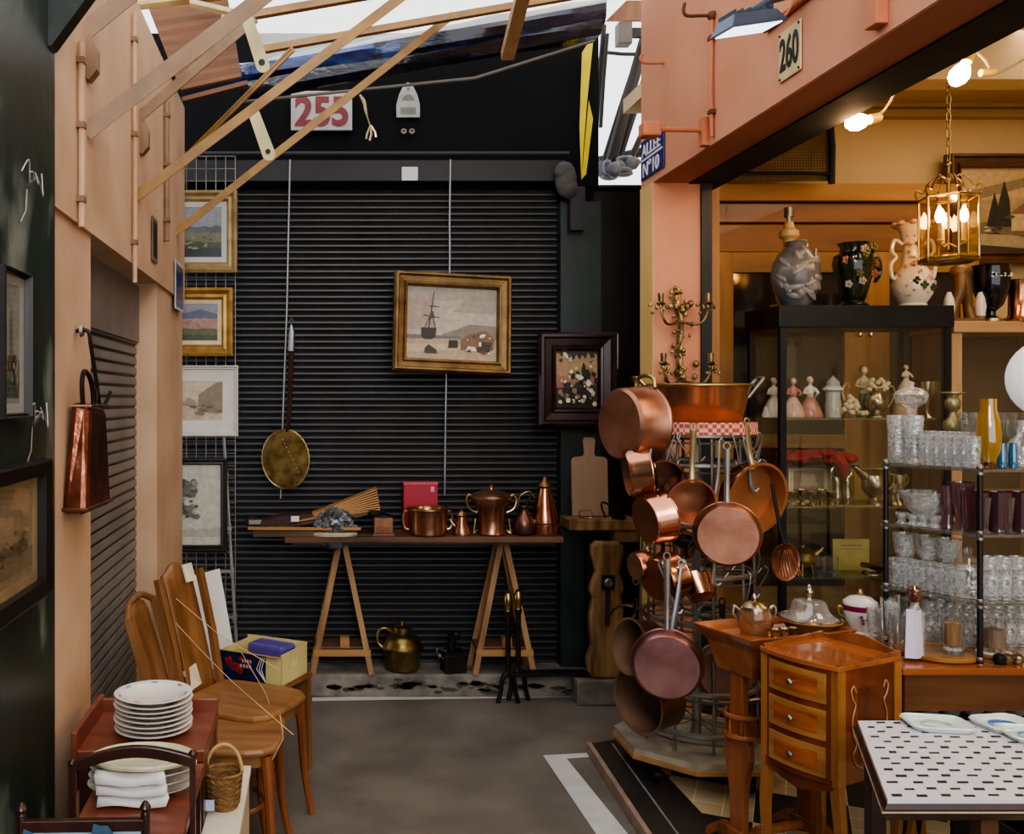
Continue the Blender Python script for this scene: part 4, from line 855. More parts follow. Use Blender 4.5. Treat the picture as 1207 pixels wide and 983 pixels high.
# gingham shelf edging
def gingham():
    m_, t, p, o = nt('red_gingham'); tc = t.nodes.new('ShaderNodeTexCoord'); ck = t.nodes.new('ShaderNodeTexChecker'); ck.inputs['Scale'].default_value = 62
    ck.inputs[1].default_value = srgb('b5473a')+(1,); ck.inputs[2].default_value = srgb('d0a898')+(1,); t.links.new(tc.outputs['Object'], ck.inputs['Vector']); t.links.new(ck.outputs[0], p.inputs['Base Color']); p.inputs['Roughness'].default_value = .8; return m_
m = MB(); m.lathe([(.236,1.425),(.234,1.475)], 40, smooth=True); m.f = m.f[:40]; m.mi = m.mi[:40]; m.sm = m.sm[:40]; m.build('gingham_edging', gingham(), rack)
m = MB(); m.lathe([(0,1.465),(.23,1.465),(.23,1.472),(0,1.472)], 32); m.build('top_disc', M('orange_board','b5622f',.6), rack)

def pan(label, px, py, D, Rp, depth, yaw, pitch=0, mats=(copper, copper), openf=False, handle='long', hl=.22, hm=None, taper=.955, name='copper_saucepan', hroll=0, cat='saucepan', group='copper pans hanging on the stand'):
    """pan with its axis along local y; bottom (or mouth if openf) towards -y; handle upwards"""
    Rm = Rp*mpp(D); t = T(name, label, cat, P(px, py, D), 0, group, (R(pitch), R(hroll), R(yaw)))
    a, b = (Rm*taper, Rm)
    if not openf: prof = [(0,0),(a*.92,0),(a,.012),(b,depth*.92),(b*1.03,depth*.96),(b*1.03,depth),(b*.97,depth),(a*.96,.016),(0,.008)]
    else: prof = [(0,depth),(a*.92,depth),(a,depth-.012),(b,.008),(b*1.05,.004),(b*1.05,-.003),(b*.97,-.002),(a*.95,depth-.016),(0,depth-.008)]
    m = MB(); MX = Matrix(((1,0,0,0),(0,0,1,0),(0,1,0,0),(0,0,0,1))); m.lathe(prof, 36, M_=MX)
    # inner faces get the second finish
    n = 36; m.mi = [0 if i < 5*n else 1 for i in range(len(m.f))] if len(m.f) >= 8*n else m.mi
    m.build('body', list(mats), t)
    yr = depth*.95 if not openf else .01
    hm = hm or iron
    if handle == 'long':
        m = MB(); m.tube([(0,yr,Rm*.9),(0,yr,Rm*1.03),(0,yr+.012,Rm+hl*.35),(0,yr+.016,Rm+hl)], [.016,.012,.010,.013], 8, flat=.45); m.tube([(.012*math.cos(k*PI/5),yr+.016,Rm+hl+.012+.014*math.sin(k*PI/5)) for k in range(10)], .0035, 5, True); m.build('handle', hm, t)
        m = MB(); 
        for x in (-.014,0,.014): m.ball((x,yr-.0,Rm*.985),(.006,.008,.006),6)
        m.build('rivets', copperb, t)
    elif handle == 'loops':
        for s in (-1, 1):
            m = MB(); m.tube([(s*.05*Rm/.12,yr,Rm*.93*s*s),(s*.05*Rm/.12,yr+.01,Rm*1.22),(0,yr+.012,Rm*1.3),(-s*.02,yr,Rm*1.25)] if False else [(-.06,yr-.05*(s+1)*0,s*Rm*.97),(-.05,yr,s*Rm*1.2),(0,yr,s*Rm*1.28),(.05,yr,s*Rm*1.2),(.06,yr,s*Rm*.97)], .008, 7); m.build('handle', hm, t)
    return t
dark_in = M('dark_copper_inside', '7d5544', .35, .7, .25, 8, .05, 30, None, '553626')
dl = (copperd, dark_in); pc = (copper, dark_in); ab = (copperb, M('brown_inside','7a5c48',.5,.2,.3,8))
pan('largest round bottomed copper pan jutting out at the upper left of the stand', 729, 500, 3.74, 45, .135, -72, 0, (copperd, dark_in), False, 'loops', hm=brass, name='copper_stewpan', cat='stewpan')
pan('small copper saucepan seen edge on, left side below the big stewpan', 738, 558, 3.70, 30, .085, -98, 8, pc, False, 'long', .1, brass)
pan('dark mouthed copper saucepan behind the left edge pans', 782, 568, 3.70, 25, .10, -5, 5, pc, True, 'long', .06)
pan('open copper saucepan at centre hung from a pale brass handle', 815, 592, 3.56, 27, .12, -10, 12, (copper, M('warm_inside','b07256',.35,.65,.2,8)), True, 'long', .19, M('yellow_brass','cfba8c',.3,.9,.2,10))
pan('large open copper saute pan at the right of the stand', 893, 588, 3.62, 42, .075, 16, 10, (copper, M('orange_inside','b5784f',.4,.6,.2,6)), True, 'long', .16, M('yellow_brass','cfba8c',.3,.9,.2,10), hroll=-14, name='copper_saute_pan', cat='saute pan')
pan('wide dull pink copper pan bottom hanging at the centre right', 858, 632, 3.48, 38, .06, -21, 1, dl, False, 'long', .2, M('grey_steel_handle','8c8680',.4,.8), name='copper_frying_pan', cat='frying pan')
pan('shiny copper saucepan tilted sideways at the middle left', 760, 613, 3.62, 31, .085, -80, 10, pc, False, 'long', .08, brass, hroll=-12)
pan('little copper measuring pot tucked between the ring shelves', 806, 638, 3.72, 13, .06, -20, -62, pc, True, 'long', .05, zinc, name='copper_measure', cat='measure')
pan('small bright copper saucepan at the left above the hanging lid', 748, 668, 3.66, 18, .06, -75, 5, pc, False, 'long', .05, brass)
pan('polished copper saucepan with bright bands, left of the grey ladle', 774, 684, 3.58, 28, .085, -62, 10, pc, False, 'long', .08, iron, hroll=-14)
pan('rounded copper kettle bowl hanging at the middle of the stand', 828, 704, 3.60, 20, .085, 10, 50, (copper, dark_in), False, 'long', .06, zinc, .78, name='copper_pot_small', cat='pot')
pan('large rosy copper pan bottom, lowest disc facing front', 786, 787, 3.45, 41, .065, -21, 0, (M('rosy_disc','ad827c',.34,.92,.25,6,.06,30,None,'83595a'), dark_in), False, 'long', .26, M('grey_steel_handle','8c8680',.4,.8), name='copper_frying_pan', cat='frying pan')
pan('brown aged copper pot at the left beside the rosy disc', 742, 762, 3.64, 32, .11, -72, -6, ab, True, 'long', .05, iron, name='copper_casserole', cat='casserole', hroll=-8)
pan('faded copper pan behind the tray table leg', 856, 795, 3.72, 34, .05, -10, 0, (M('faded_copper','9d7464',.5,.9,.25,8), dark_in), False, 'long', .15, iron, name='copper_frying_pan', cat='frying pan')
pan('dark brown copper cauldron at the lower left of the stand', 752, 826, 3.70, 38, .14, -64, 4, ab, True, 'none', 0, iron, name='copper_cauldron', cat='cauldron', hroll=20)
t = T('copper_hoop', 'brown curved copper hoop hooked above the aged pot at left', 'hoop', P(742,725,3.72), 0, None, (0,0,R(-40)))
m = MB(); m.tube([(.09*math.cos(R(a)),0,.09*math.sin(R(a))-.05) for a in range(20,190,14)], [.008]+[.02]*10+[.01]*2, 8, flat=.25); m.build('band', copperb, t)
t = T('copper_skimmer', 'fluted pink copper ladle hanging before the black vitrine', 'ladle', P(926,662,3.55), 0, None, (R(4),R(-6),R(10)))
m = MB(); m.lathe([(0,.04),(.035,.036),(.05,.02),(.058,0),(.06,-.003),(.054,0),(.046,.018),(.03,.03),(0,.034)], 28, M_=Matrix(((1,0,0,0),(0,0,1,0),(0,1.25,0,0),(0,0,0,1)))); m.build('bowl', copperd, t)
m = MB()
for k in range(7): a = -.9+.3*k; m.tube([(.05*math.sin(a)*.3,.034,.05),(.055*math.sin(a)*.8,.03,-.01),(.05*math.sin(a),.012,-.05)], .003, 5)
m.build('flutes', rosy, t, loc=(0,-.045,0))
m = MB(); m.tube([(0,0,.07),(-.01,.01,.13),(-.02,.03,.3)], [.01,.007,.006], 6); m.build('handle', iron, t)
t = T('steel_ladle', 'grey steel ladle with forged loop hanging left of the kettle bowl', 'ladle', P(803,668,3.52), 0, None, (0,R(9),0))
m = MB(); m.tube([(0,0,0),(0,-.01,-.1),(-.0,-.01,-.28)], [.006,.009,.012], 7, flat=.6); m.tube([(.014*math.cos(k*PI/5),0,.014+.014*math.sin(k*PI/5)) for k in range(10)], .004, 5, True); m.build('handle', steelg, t)
for i, (px, py, D, L, rx) in enumerate(((848,520,3.62,.34,6),(876,520,3.66,.2,-10),(768,520,3.66,.16,14),(776,665,3.55,.2,-20),(838,640,3.55,.16,-4))):
    t = T('pan_handle_hook', ['steel skewer hanging at the centre of the stand','short steel hook beside the large saute pan','bent steel hook beside the big stewpan','curved steel hook left of the grey ladle','thin steel hook under the wide pink pan'][i], 'hook', P(px,py,D), 0, None, (0,R(rx),0))
    m = MB(); m.tube([(0,0,0),(.004,-.01,-L*.4),(-.003,-.01,-L*.9),(.01,-.01,-L),(.024,-.01,-L*.95)], [.005,.006,.008,.006,.003], 6); m.tube([(0,0,0),(.008,.0,.012),(.016,.0,0)], .004, 5); m.build('shank', steelg, t)
# copper basin on top
t = T('copper_basin', 'wide flaring copper preserving basin with loop handles atop the stand', 'basin', (RX+.005, RY-.0, 1.524))
m = MB(); m.lathe([(0,0),(.165,0),(.175,.012),(.203,.14),(.214,.15),(.212,.157),(.2,.15),(.168,.014),(0,.01)], 40); m.build('bowl', M('orange_copper','dba57e',.22,.85,.25,8,.05,25,None,'b87f5c'), t)
m = MB(); m.tube([(.214*math.cos(a*PI/20), .214*math.sin(a*PI/20), .153) for a in range(40)], .006, 6, True); m.build('rim', brass, t)
for s in (-1, 1):
    m = MB(); m.tube([(s*.2,-.03,.10),(s*.225,-.035,.135),(s*.262,-.03,.178),(s*.268,0,.186),(s*.262,.03,.178),(s*.225,.035,.135),(s*.2,.03,.10)], .007, 7); m.build('handle', brass if s < 0 else zinc, t)
# gilded sconces on the pillar
def leafy(m, p, r, n, seed):
    rr = random.Random(seed)
    for i in range(n):
        q = Vector(p)+Vector((rr.gauss(0,r), -abs(rr.gauss(0,r*.4)), rr.gauss(0,r)))
        m.ball(q, (r*rr.uniform(.3,.6), r*.3, r*rr.uniform(.3,.7)), 6, M_=None)
for i, (px, py) in enumerate(((797, 378), (800, 447))):
    t = T('wall_sconce', ['upper gilded leafy sconce on the salmon pillar','lower gilded leafy sconce on the pillar just above the basin'][i], 'sconce', P(px, py, 4.44), 0, None, None)
    m = MB(); m.tube([(.01,0,.16),(0,-.01,.08),(.015,-.02,0),(.01,-.02,-.08),(.0,-.012,-.17)], [.008,.016,.012,.014,.006], 7); leafy(m,(-.0,-.02,.06),.03,12,1+i); leafy(m,(.02,-.02,-.06),.018,8,5+i); leafy(m,(.01,-.02,-.14),.014,6,9+i); leafy(m,(0,-.01,.12),.02,6,12+i); m.build('stem', gilt, t)
    for s in (-1, 1):
        m = MB(); m.tube([(0,-.02,.0),(s*.04,-.06,-.02),(s*.08,-.09,-.02),(s*.105,-.1,.02),(s*.11,-.1,.06)], .006, 7); m.lathe([(.008,.06),(.022,.072),(.012,.08),(.014,.12),(.01,.12),(.009,.085),(0,.08)], 10, c=(s*.11,-.1,0)); leafy(m,(s*.11,-.1,.05),.02,8,20+i); m.build('arm', gilt, t)
# ------------------------------------------------------------------ salmon wall fittings
RW = R(-90)
def wallpt(px, py): return PX(px, py, XR)
t = T('number_plate', 'cream plate with black number 260 on the salmon beam', 'sign', (XR-.002, 3.165, 2.797), RW)
m = MB(); m.box(-.073,.073,-.006,0,-.085,.085); m.build('plate', M('cream_enamel','d3bb8a',.35,0,.12,14), t, bevel=.003)
text('lettering', '260', .125, .115, M('black_enamel','1b1a18',.4), t, (0,-.0065,.004), 0, .02)
for x in (-.063,.063):
    for z in (-.075,.075): m = MB(); m.ball((x,-.006,z),.005,6); m.build('screw', iron, t)
t = T('alley_sign', 'blue enamel plate lettered ALLÉE N°10 at the far end of the salmon wall', 'sign', (XR-.003, 4.45, 2.785), RW)
m = MB(); m.box(-.15,.15,-.006,0,-.095,.095); m.build('plate', M('indigo_enamel','2f2f6e',.3,0,.15,14), t, bevel=.002)
m = MB(); m.box(-.135,.135,-.0075,-.006,-.006,.004); m.build('white_line', white_p, t)
text('upper_lettering', 'ALLÉE', .24, .075, white_p, t, (-.01,-.007,.05), 0, .01); text('lower_lettering', 'N°10', .21, .072, white_p, t, (-.01,-.007,-.05), 0, .015)
orp = M('orange_pink_paint', 'c47550', .6, 0, .15, 8)
t = T('wall_bracket', 'salmon painted bracket arm with a square end block over the blue plate', 'bracket', (XR, 3.84, 2.715), 0)
m = MB(); m.box(-.03,0,-.02,.02,-.055,.06); m.build('wall_plate', orp, t); m = MB(); m.tube([(0,0,.01),(-.2,0,.015)], .011, 8); m.build('arm', orp, t)
m = MB(); m.box(-.275,-.2,-.035,.035,-.02,.04); m.build('end_block', orp, t, bevel=.008)
t = T('wall_hook', 'rusty hooked iron rod at the top of the vertical conduit', 'hook', (XR, 3.775, 3.17), 0)
m = MB(); m.tube([(0,0,0),(-.05,0,0),(-.11,0,-.0),(-.125,0,.02),(-.12,0,.05)], .007, 7); m.ball((-.01,0,0),.02,8); m.build('rod', M('rust','6e4630',.7,.4), t)
t = T('wall_hook', 'small salmon hook with curled tip at the far edge of the wall', 'hook', PX(783,74,XR), 0)
m = MB(); m.tube([(0,0,.0),(-.09,.0,0),(-.11,0,.02),(-.1,0,.04)], .007, 7); m.build('rod', orp, t)
t = T('wall_conduit', 'rusty vertical conduit down the salmon wall by the bracket', 'conduit', (XR-.01, 3.775, 2.68), 0)
m = MB(); m.tube([(0,0,0),(-.003,.004,.2),(0,0,.5)], .008, 8); m.build('pipe', orp, t)
for z in (.1,.4): m = MB(); m.box(-.012,.01,-.018,.018,z-.008,z+.008); m.build('clip', M('rust','6e4630'), t)
t = T('junction_box', 'salmon painted junction box near the top edge of the beam', 'junction box', (XR, 2.66, 2.68), 0)
m = MB(); m.box(-.035,0,-.03,.03,0,.25); m.build('box', orp, t, bevel=.003); m = MB(); m.tube([(-.01,.05,.2),(-.012,.045,.08),(-.01,0.03,.02)], .006, 6); m.build('cable', M('rust','6e4630'), t)
m = MB(); m.tube([(0,-.4,.0),(0,0,0),(0,.33,-.0)], .012, 8); tag(m.build('surface_pipe', orp, loc=(XR-.012, 3.0, 2.935)), 'salmon painted pipe running behind the floodlight', 'pipe')
t = T('floodlight', 'small blue grey floodlight on an arm above the number 260 plate', 'floodlight', (1.44, 3.1, 2.872), 0, None, (R(4), R(-10), R(6)))
fb = M('blue_grey_casing', '4e5f72', .4, .5, .2, 10)
m = MB(); m.hexa([(-.1,-.07,-.025),(.1,-.07,-.025),(.1,.07,-.025),(-.1,.07,-.025)],[(-.075,-.05,.02),(.075,-.05,.02),(.075,.05,.02),(-.075,.05,.02)]); m.build('casing', fb, t, bevel=.004)
m = MB(); m.box(-.085,.085,-.056,.056,-.028,-.0252); m.build('lit_panel', M('lit_panel','ffffff',.5,0,0,1,emit=('dfe8ff',3.0)), t)
for k in range(6): m = MB(); m.box(-.07+.026*k,-.065+.026*k,-.05,.05,.018,.034); m.build('cooling_fin', fb, t)
m = MB(); m.tube([(.02,0,.03),(.09,0,.06),(.18,0,.07)], .014, 8); m.build('arm', fb, t)
m = MB(); m.tube([(.05,-.02,.02),(.1,-.03,-.01),(.16,0,.03),(.18,0,.06)], .004, 6); m.build('cable', orp, t)
# dark poles, yellow strip and cloth in the gap behind the salmon wall
darkp = M('dark_pole', '3c3632', .6, .3, .3, 9)
for i, (a, b, r) in enumerate((((716,205),(762,40),.035),((722,210),(768,70),.022),((712,190),(752,66),.018),((740,195),(775,120),.02),((708,150),(716,40),.012),((700,185),(712,30),.016),((705,190),(762,178),.03),((716,62),(752,64),.012))):
    p0, p1 = P(*a, 5.55+.03*i), P(*b, 5.6+.03*i); m = MB(); m.tube([(0,0,0),(p1-p0)*.5+Vector((0,.01,0)),p1-p0], r, 8)
    tag(m.build('leaning_pole', darkp, loc=p0), ['thickest dark pole leaning behind the salmon wall','dark pole just right of the thickest leaning one','slim dark pole left of the thickest leaning one','short dark pole low in the gap','thin black cable pole beside the yellow strip','upright dark pole right behind the yellow strip','near level dark bar across the gap','short thin dark bar high in the gap'][i], 'pole', 'dark poles in the gap behind the salmon wall')
t = T('yellow_strip', 'tall yellow banner strip edging the black fascia', 'banner', P(692,130,5.25))
m = MB(); m.poly([P(686,62,5.25)-t.location, P(700,40,5.25)-t.location, P(692,120,5.25)-t.location, P(685,210,5.25)-t.location, P(683,150,5.25)-t.location]); m.poly([P(694,118,5.26)-t.location, P(699,140,5.26)-t.location, P(691,205,5.26)-t.location, P(685,212,5.26)-t.location]); o = m.build('cloth', M('bright_yellow_cloth','d9c31e',.6,0,.15,6), t)
t = T('crumpled_cloth', 'crumpled pale cloth bundle on top of the blue black wall', 'cloth', P(735,203,5.5))
m = MB(); rr = random.Random(8)
for i in range(16): m.ball((rr.uniform(-.14,.16), rr.uniform(-.05,.05), rr.uniform(-.03,.09)), (rr.uniform(.03,.07),.04,rr.uniform(.02,.05)), 8)
m.build('folds', M('pale_grey_cloth','b4b8bf',.7,0,.4,9,.3,20,None,'5c5f66'), t)
t = T('grey_camera_box', 'grey boxed fitting hung high among the dark poles', 'fitting', P(735,40,5.5)); m = MB(); m.box(-.04,.04,-.04,.04,-.07,.06); m.build('box', M('grey_fitting','6b645e',.6), t, bevel=.006); m = MB(); m.box(-.02,.14,-.02,.02,-.02,.03); m.build('arm', darkp, t)
t = T('orange_board', 'orange brown board under the roof beside the salmon wall', 'board', P(742,12,5.1)); m = MB(); m.prism([(-.13,-.06),(.08,-.06),(.13,.05),(-.02,.05)], -.01,.01); m.build('panel', wood_h, t)
k_ = P(725,62,5.4); m = MB(); rows = []
for i in range(25): rows.append([P(612+4*i,62-1.1*i,5.45)+Vector((0,0,.012*math.sin(i*PI/1.5)))-k_, P(612+4*i,50-1.1*i,5.7)+Vector((0,0,.012*math.sin(i*PI/1.5)))-k_])
m.sheet(rows); tag(m.build('corrugated_sheet', zinc, loc=k_), 'edge of grey corrugated roofing above the black fascia', 'roof sheet')

# ------------------------------------------------------------------ shop back: panelling, glazed partition, vent
t = T('wood_panelling', 'orange brown board panelling below the yellow plaster wall', 'panelling', (2.8, 5.14, 0))
zt = lambda y, Y=5.12: E-(y-VY)/F*Y
xl = lambda px, Y=5.12: P(px, 0, Y).x-2.8
x0, x1 = xl(824), xl(1128)
for a, b in ((238,262),(263,297)):
    m = MB(); m.box(x0, x1, -.0, .05, zt(b)+.004, zt(a)-.004); m.build('board', wood_pan, t, bevel=.004)
m = MB(); m.box(x0, x1, -.03, .05, zt(237), zt(217)); m.build('top_rail', wood_h if 0 else wood('light_rail','b9843f','9a6a30','x',.45,3), t, bevel=.004)
t = T('glazed_partition', 'wooden glazed partition with dark panes behind the vitrine', 'partition', (2.8, 5.12, 0))
for a, b in ((826,862),(992,1045),(1128,1150)):
    m = MB(); m.box(xl(a), xl(b), -.03, .04, .05, zt(298)); m.build('stile', wood_fr, t, bevel=.004)
for a, b in ((298,322),(512,528),(690,720)):
    m = MB(); m.box(xl(826), xl(1150), -.025, .035, zt(b), zt(a)); m.build('rail', wood('partition_rail','b08550','8c6438','x',.5,3), t, bevel=.004)
dpane = M('dark_pane', '2e2b2c', .08, 0, .2, 2, spec=.6)
for a, b in ((862,992),(1045,1128)):
    for c_, d_ in ((322,512),(528,690)): m = MB(); m.box(xl(a), xl(b), 0, .006, zt(d_), zt(c_)); m.build('pane', dpane, t)
m = MB(); m.box(xl(826), xl(1150), -.01, .03, .05, zt(720)); m.build('lower_panel', M('dark_lower_panel','2a2622',.6), t)
t = T('vent_grille', 'wire mesh vent grille with black frame high in the shop corner', 'grille', (P(925,0,5.0).x, 5.0, E-(212-VY)/F*5.0))
m = MB(); w_ = 110*mpp(5.0); h_ = 75*mpp(5.0)
for i in range(34): x = -w_/2+w_*i/33; m.tube([(x,0,0),(x,0,h_)], .0018, 4)
for i in range(24): z = h_*i/23; m.tube([(-w_/2,.002,z),(w_/2,.002,z)], .0018, 4)
m.build('mesh', M('mesh_wire','6b5a3e',.5,.5), t)
m = MB(); m.tube([(w_/2,0,-.02),(w_/2+.004,0,h_*.5),(w_/2-.01,0,h_)], .018, 8); m.build('side_bar', blackm, t)
m = MB(); m.tube([(-w_/2,-.01,.03),(0,-.01,.035),(w_/2,-.01,.028)], .009, 8); m.build('bottom_bar', blackm, t)
m = MB(); m.box(-w_/2,w_/2,.02,.03,0,h_); m.build('pale_backing', M('mesh_backing','9a7c4e',.9), t)
# large landscape painting on the back wall
gold_sky = [('b08a4a', rag(.6,.3,seed=41)), ('c79d58', [(0,.62),(1,.7),(1,1),(0,1)]), ('8d7444', [(0,.7),(.5,.95),(.6,.9),(.1,.62)]), ('7a6238', rag(.38,.0,seed=42,amp=.06)), ('46391f', rag(.2,.0,seed=43,amp=.1)), ('2c2a18', [(.16,.3),(.24,.3),(.23,.5),(.205,.72),(.18,.5)]), ('2f2c1a', [(.2,.3),(.3,.3),(.29,.62),(.26,.86),(.23,.6)]), ('c9a468', [(.3,.25),(.48,.25),(.48,.5),(.4,.58),(.3,.45)]), ('8a5a34', [(.29,.45),(.49,.45),(.42,.6),(.38,.6)]), ('d8bb86', [(.55,.25),(.8,.25),(.8,.42),(.55,.4)]), ('a8905c', [(0,.22),(.3,.2),(.6,.1),(.5,.02),(0,.1)])]+spots(18, 0, .6, .25, .42, .03, ['3a331e','5a4c2a','d0ae72'], 44)
picpx('landscape_painting', 'big dark framed golden landscape with cypress trees on the shop wall', 1112, 183, 1352, 313, 5.18, .075, .06, M('dark_brown_frame','5a3d22',.35,.2,.3,10), 'b8904e', gold_sky, 0, style=2)
# ------------------------------------------------------------------ lights that hang in the shop
warm = M('lit_bulb', 'ffd9a0', .5, 0, 0, 1, emit=('ffc98e', 150.0))
warm2 = M('lit_candle_bulb', 'ffd9a0', .5, 0, 0, 1, emit=('ffc078', 80.0))
crd = M('cream_cord', 'b9a070', .6)
def bulb(px, py, D, rot, pts, lb):
    t = T('hanging_bulb', lb, 'light bulb', P(px, py, D), 0)
    q = Euler(rot).to_matrix().to_4x4()
    m = MB(); m.lathe([(0,-.04),(.016,-.036),(.028,-.02),(.032,0),(.026,.022),(.014,.042),(.012,.05)], 18, M_=q); m.build('bulb', warm, t)
    m = MB(); m.lathe([(.0125,.045),(.018,.05),(.018,.085),(.008,.095),(0,.096)], 14, M_=q); m.build('socket', M('yellow_socket','c9a844',.5), t)
    m = MB(); m.tube([P(*p)-t.location for p in pts], .0045, 6); m.build('cord', crd, t)
bulb(1010, 144, 3.45, (0, R(78), 0), [(1026,140,3.45),(1040,132,3.45),(1050,118,3.42),(1060,96,3.4)], 'bare lit bulb on a cream cord under the shutter box')
bulb(1131, 88, 3.2, (0, R(28), 0), [(1140,66,3.2),(1146,58,3.2),(1160,70,3.22),(1172,86,3.24),(1190,80,3.26),(1210,68,3.3)], 'bare lit bulb at upper right beside the lantern chain')
m = MB(); o = P(1166,86,3.22); m.tube([(-.03,0,0),(.02,0,.004)], .013, 10); tag(m.build('cable_connector', M('yellow_socket','c9a844'), loc=o), 'yellow cable connector right of the upper bulb', 'connector')
lan = T('hall_lantern', 'hexagonal brass and glass hanging lantern with lit candle bulbs', 'lantern', P(1118,308,4.05))
k = mpp(4.05); lan.scale = (.86,.86,.86)
def hexring(r, z): return [(r*math.cos(a*PI/3+.26), r*math.sin(a*PI/3+.26), z) for a in range(6)]
Rl = .128
for z in (.0, .012, .32): m = MB(); m.tube(hexring(Rl, z), .008, 6, True); m.build('hexagonal_rim', brass, lan)
for a in range(6):
    p = hexring(Rl,0)[a]; p2 = hexring(Rl,0)[(a+1) % 6]
    m = MB(); m.tube([p,(p[0],p[1],.32)], .006, 6); m.build('corner_post', brass, lan)
    m = MB(); m.poly([(p[0],p[1],.01),(p2[0],p2[1],.01),(p2[0],p2[1],.315),(p[0],p[1],.315)]); m.build('pane', glassy('amber_pane',(.95,.82,.55),.10,.05), lan)
    c_, s_ = p[0]/Rl, p[1]/Rl
    m = MB(); m.tube([(p[0],p[1],.32),(p[0]*1.12,p[1]*1.12,.35),(p[0]*1.05,p[1]*1.05,.375),(p[0]*.85,p[1]*.85,.36),(p[0]*.7,p[1]*.7,.40),(p[0]*.4,p[1]*.4,.43),(c_*.02,s_*.02,.42)], .005, 6); m.build('crown_scroll', gilt, lan)
m = MB(); m.poly(hexring(Rl,.004)); m.build('base_plate', brass, lan)
m = MB(); m.tube([(0,0,.30),(0,0,.5)], .009, 8); m.ball((0,0,.42),(.02,.02,.025),8); m.ball((0,0,.49),(.014,.014,.014),8); m.tube([(0,0,.06),(0,0,.3)], .006, 6); m.build('centre_stem', brass, lan)
for a in range(3):
    c_, s_ = .065*math.cos(a*2.09+3.5), .065*math.sin(a*2.09+3.5)
    m = MB(); m.tube([(0,0,.09),(c_*.5,s_*.5,.07),(c_,s_,.09)], .005, 6); m.lathe([(.008,.085),(.018,.1),(.0115,.104),(.0115,.19),(0,.19)], 12, c=(c_,s_,0)); cn = m.build('candle_arm', creamc, lan)
    m = MB(); m.lathe([(.008,.19),(.018,.21),(.02,.225),(.014,.25),(.004,.275),(0,.28)], 12, c=(c_,s_,0)); m.build('bulb', warm2, cn)
m = MB(); zz = .5
for i in range(15):
    z = .515+.043*i; ring = [((.011*math.cos(b) if i % 2 else 0), (0 if i % 2 else .011*math.cos(b)), z+.026*math.sin(b)) for b in [q*PI/5 for q in range(10)]]; m.tube(ring, .0032, 5, True)
m.build('chain', brass, lan)
m = MB(); m.lathe([(0,.98),(.006,.98),(.02,1.0),(.042,1.02),(.045,1.03),(0,1.03)], 16, M_=Matrix.Translation((0,0,.12))); 
m.f = m.f; m.build('ceiling_rose', M('brown_rose','5d4426',.5,.5), lan)

# ------------------------------------------------------------------ black vitrine
VXL, VXR, VYF, VYB, VT = 2.15, 2.935, 4.30, 4.63, 2.05
vt = T('black_vitrine', 'tall black framed glass vitrine with figurines and silver inside', 'vitrine', (VXL, VYF, .05))
Wv, Dv, Hv = VXR-VXL, VYB-VYF, VT-.05
m = MB(); m.box(-.01,Wv+.01,-.01,Dv+.01,Hv-.10,Hv); m.build('top_box', blackm, vt, bevel=.003)
m = MB(); m.box(0,Wv,0,Dv,0,.12); m.build('plinth', blackm, vt)
for x in (0, Wv-.028):
    for y in (0, Dv-.028): m = MB(); m.box(x,x+.028,y,y+.028,.12,Hv-.1); m.build('corner_post', blackm, vt)
for a in (((.028,.004,.13),(Wv-.028,.004,.13),(Wv-.028,.004,Hv-.1),(.028,.004,Hv-.1)), ((.004,.028,.13),(.004,Dv-.028,.13),(.004,Dv-.028,Hv-.1),(.004,.028,Hv-.1)), ((Wv-.004,.028,.13),(Wv-.004,Dv-.028,.13),(Wv-.004,Dv-.028,Hv-.1),(Wv-.004,.028,Hv-.1)), ((.028,Dv-.004,.13),(Wv-.028,Dv-.004,.13),(Wv-.028,Dv-.004,Hv-.1),(.028,Dv-.004,Hv-.1))):
    m = MB(); m.poly(a); m.build('glass_pane', glass, vt)
for i in range(2): m = MB(); m.ball((Wv/2-.03+.05*i,-.008,Hv-.135),(.011,.01,.013),8); m.build('door_knob', silver, vt)
VS = [1.53, 1.12, .79]
shelfg = glassy('shelf_glass', (.82,.9,.86), .18, .04)
for z in VS:
    m = MB(); m.box(.03,Wv-.03,.03,Dv-.03,z-.05-.008,z-.05); m.build('glass_shelf', shelfg, vt)
m = MB(); m.box(.05,.42,.10,Dv-.04,1.295-.05,1.305-.05); m.build('dark_ledge', blackm, vt)
# ------------------------------------------------------------------ ornaments on the cabinets
def O(name, label, cat, px, Y, z, group=None, rz=0): return T(name, label, cat, (P(px,0,Y).x, Y, z+.001), rz, group)
t = O('table_lamp_base', 'tall alabaster lamp base with brass top behind the grey vase', 'lamp', 930, 4.55, VT)
m = MB(); m.box(-.07,.07,-.05,.05,0,.03); m.build('plinth', M('yellow_plinth','c9a848',.4), t)
m = MB(); m.lathe([(0,.03),(.05,.03),(.06,.06),(.062,.25),(.05,.28),(.028,.29),(.026,.34),(.045,.36),(.045,.385),(.025,.4),(.02,.43),(0,.43)], 24); m.build('body', M('alabaster','cfae78',.3,0,.25,8), t)
m = MB(); m.tube([(0,0,.43),(0,0,.46)], .012, 8); m.tube([(0,0,.455),(0,0,.50)], .022, 10); m.build('lamp_holder', zinc, t)
t = O('art_glass_vase', 'big oval grey frosted vase with raised flower relief atop the black vitrine', 'vase', 938, 4.40, VT)
m = MB(); m.lathe([(0,0),(.05,0),(.06,.01),(.095,.08),(.108,.15),(.1,.21),(.07,.26),(.045,.285),(.05,.305),(.045,.31),(.035,.285),(0,.27)], 32); m.build('body', M('grey_frosted_glass','7f7d7c',.3,.1,.3,9,.3,14,None,'4f4e50',coat=.4), t)
m = MB(); rr = random.Random(6)
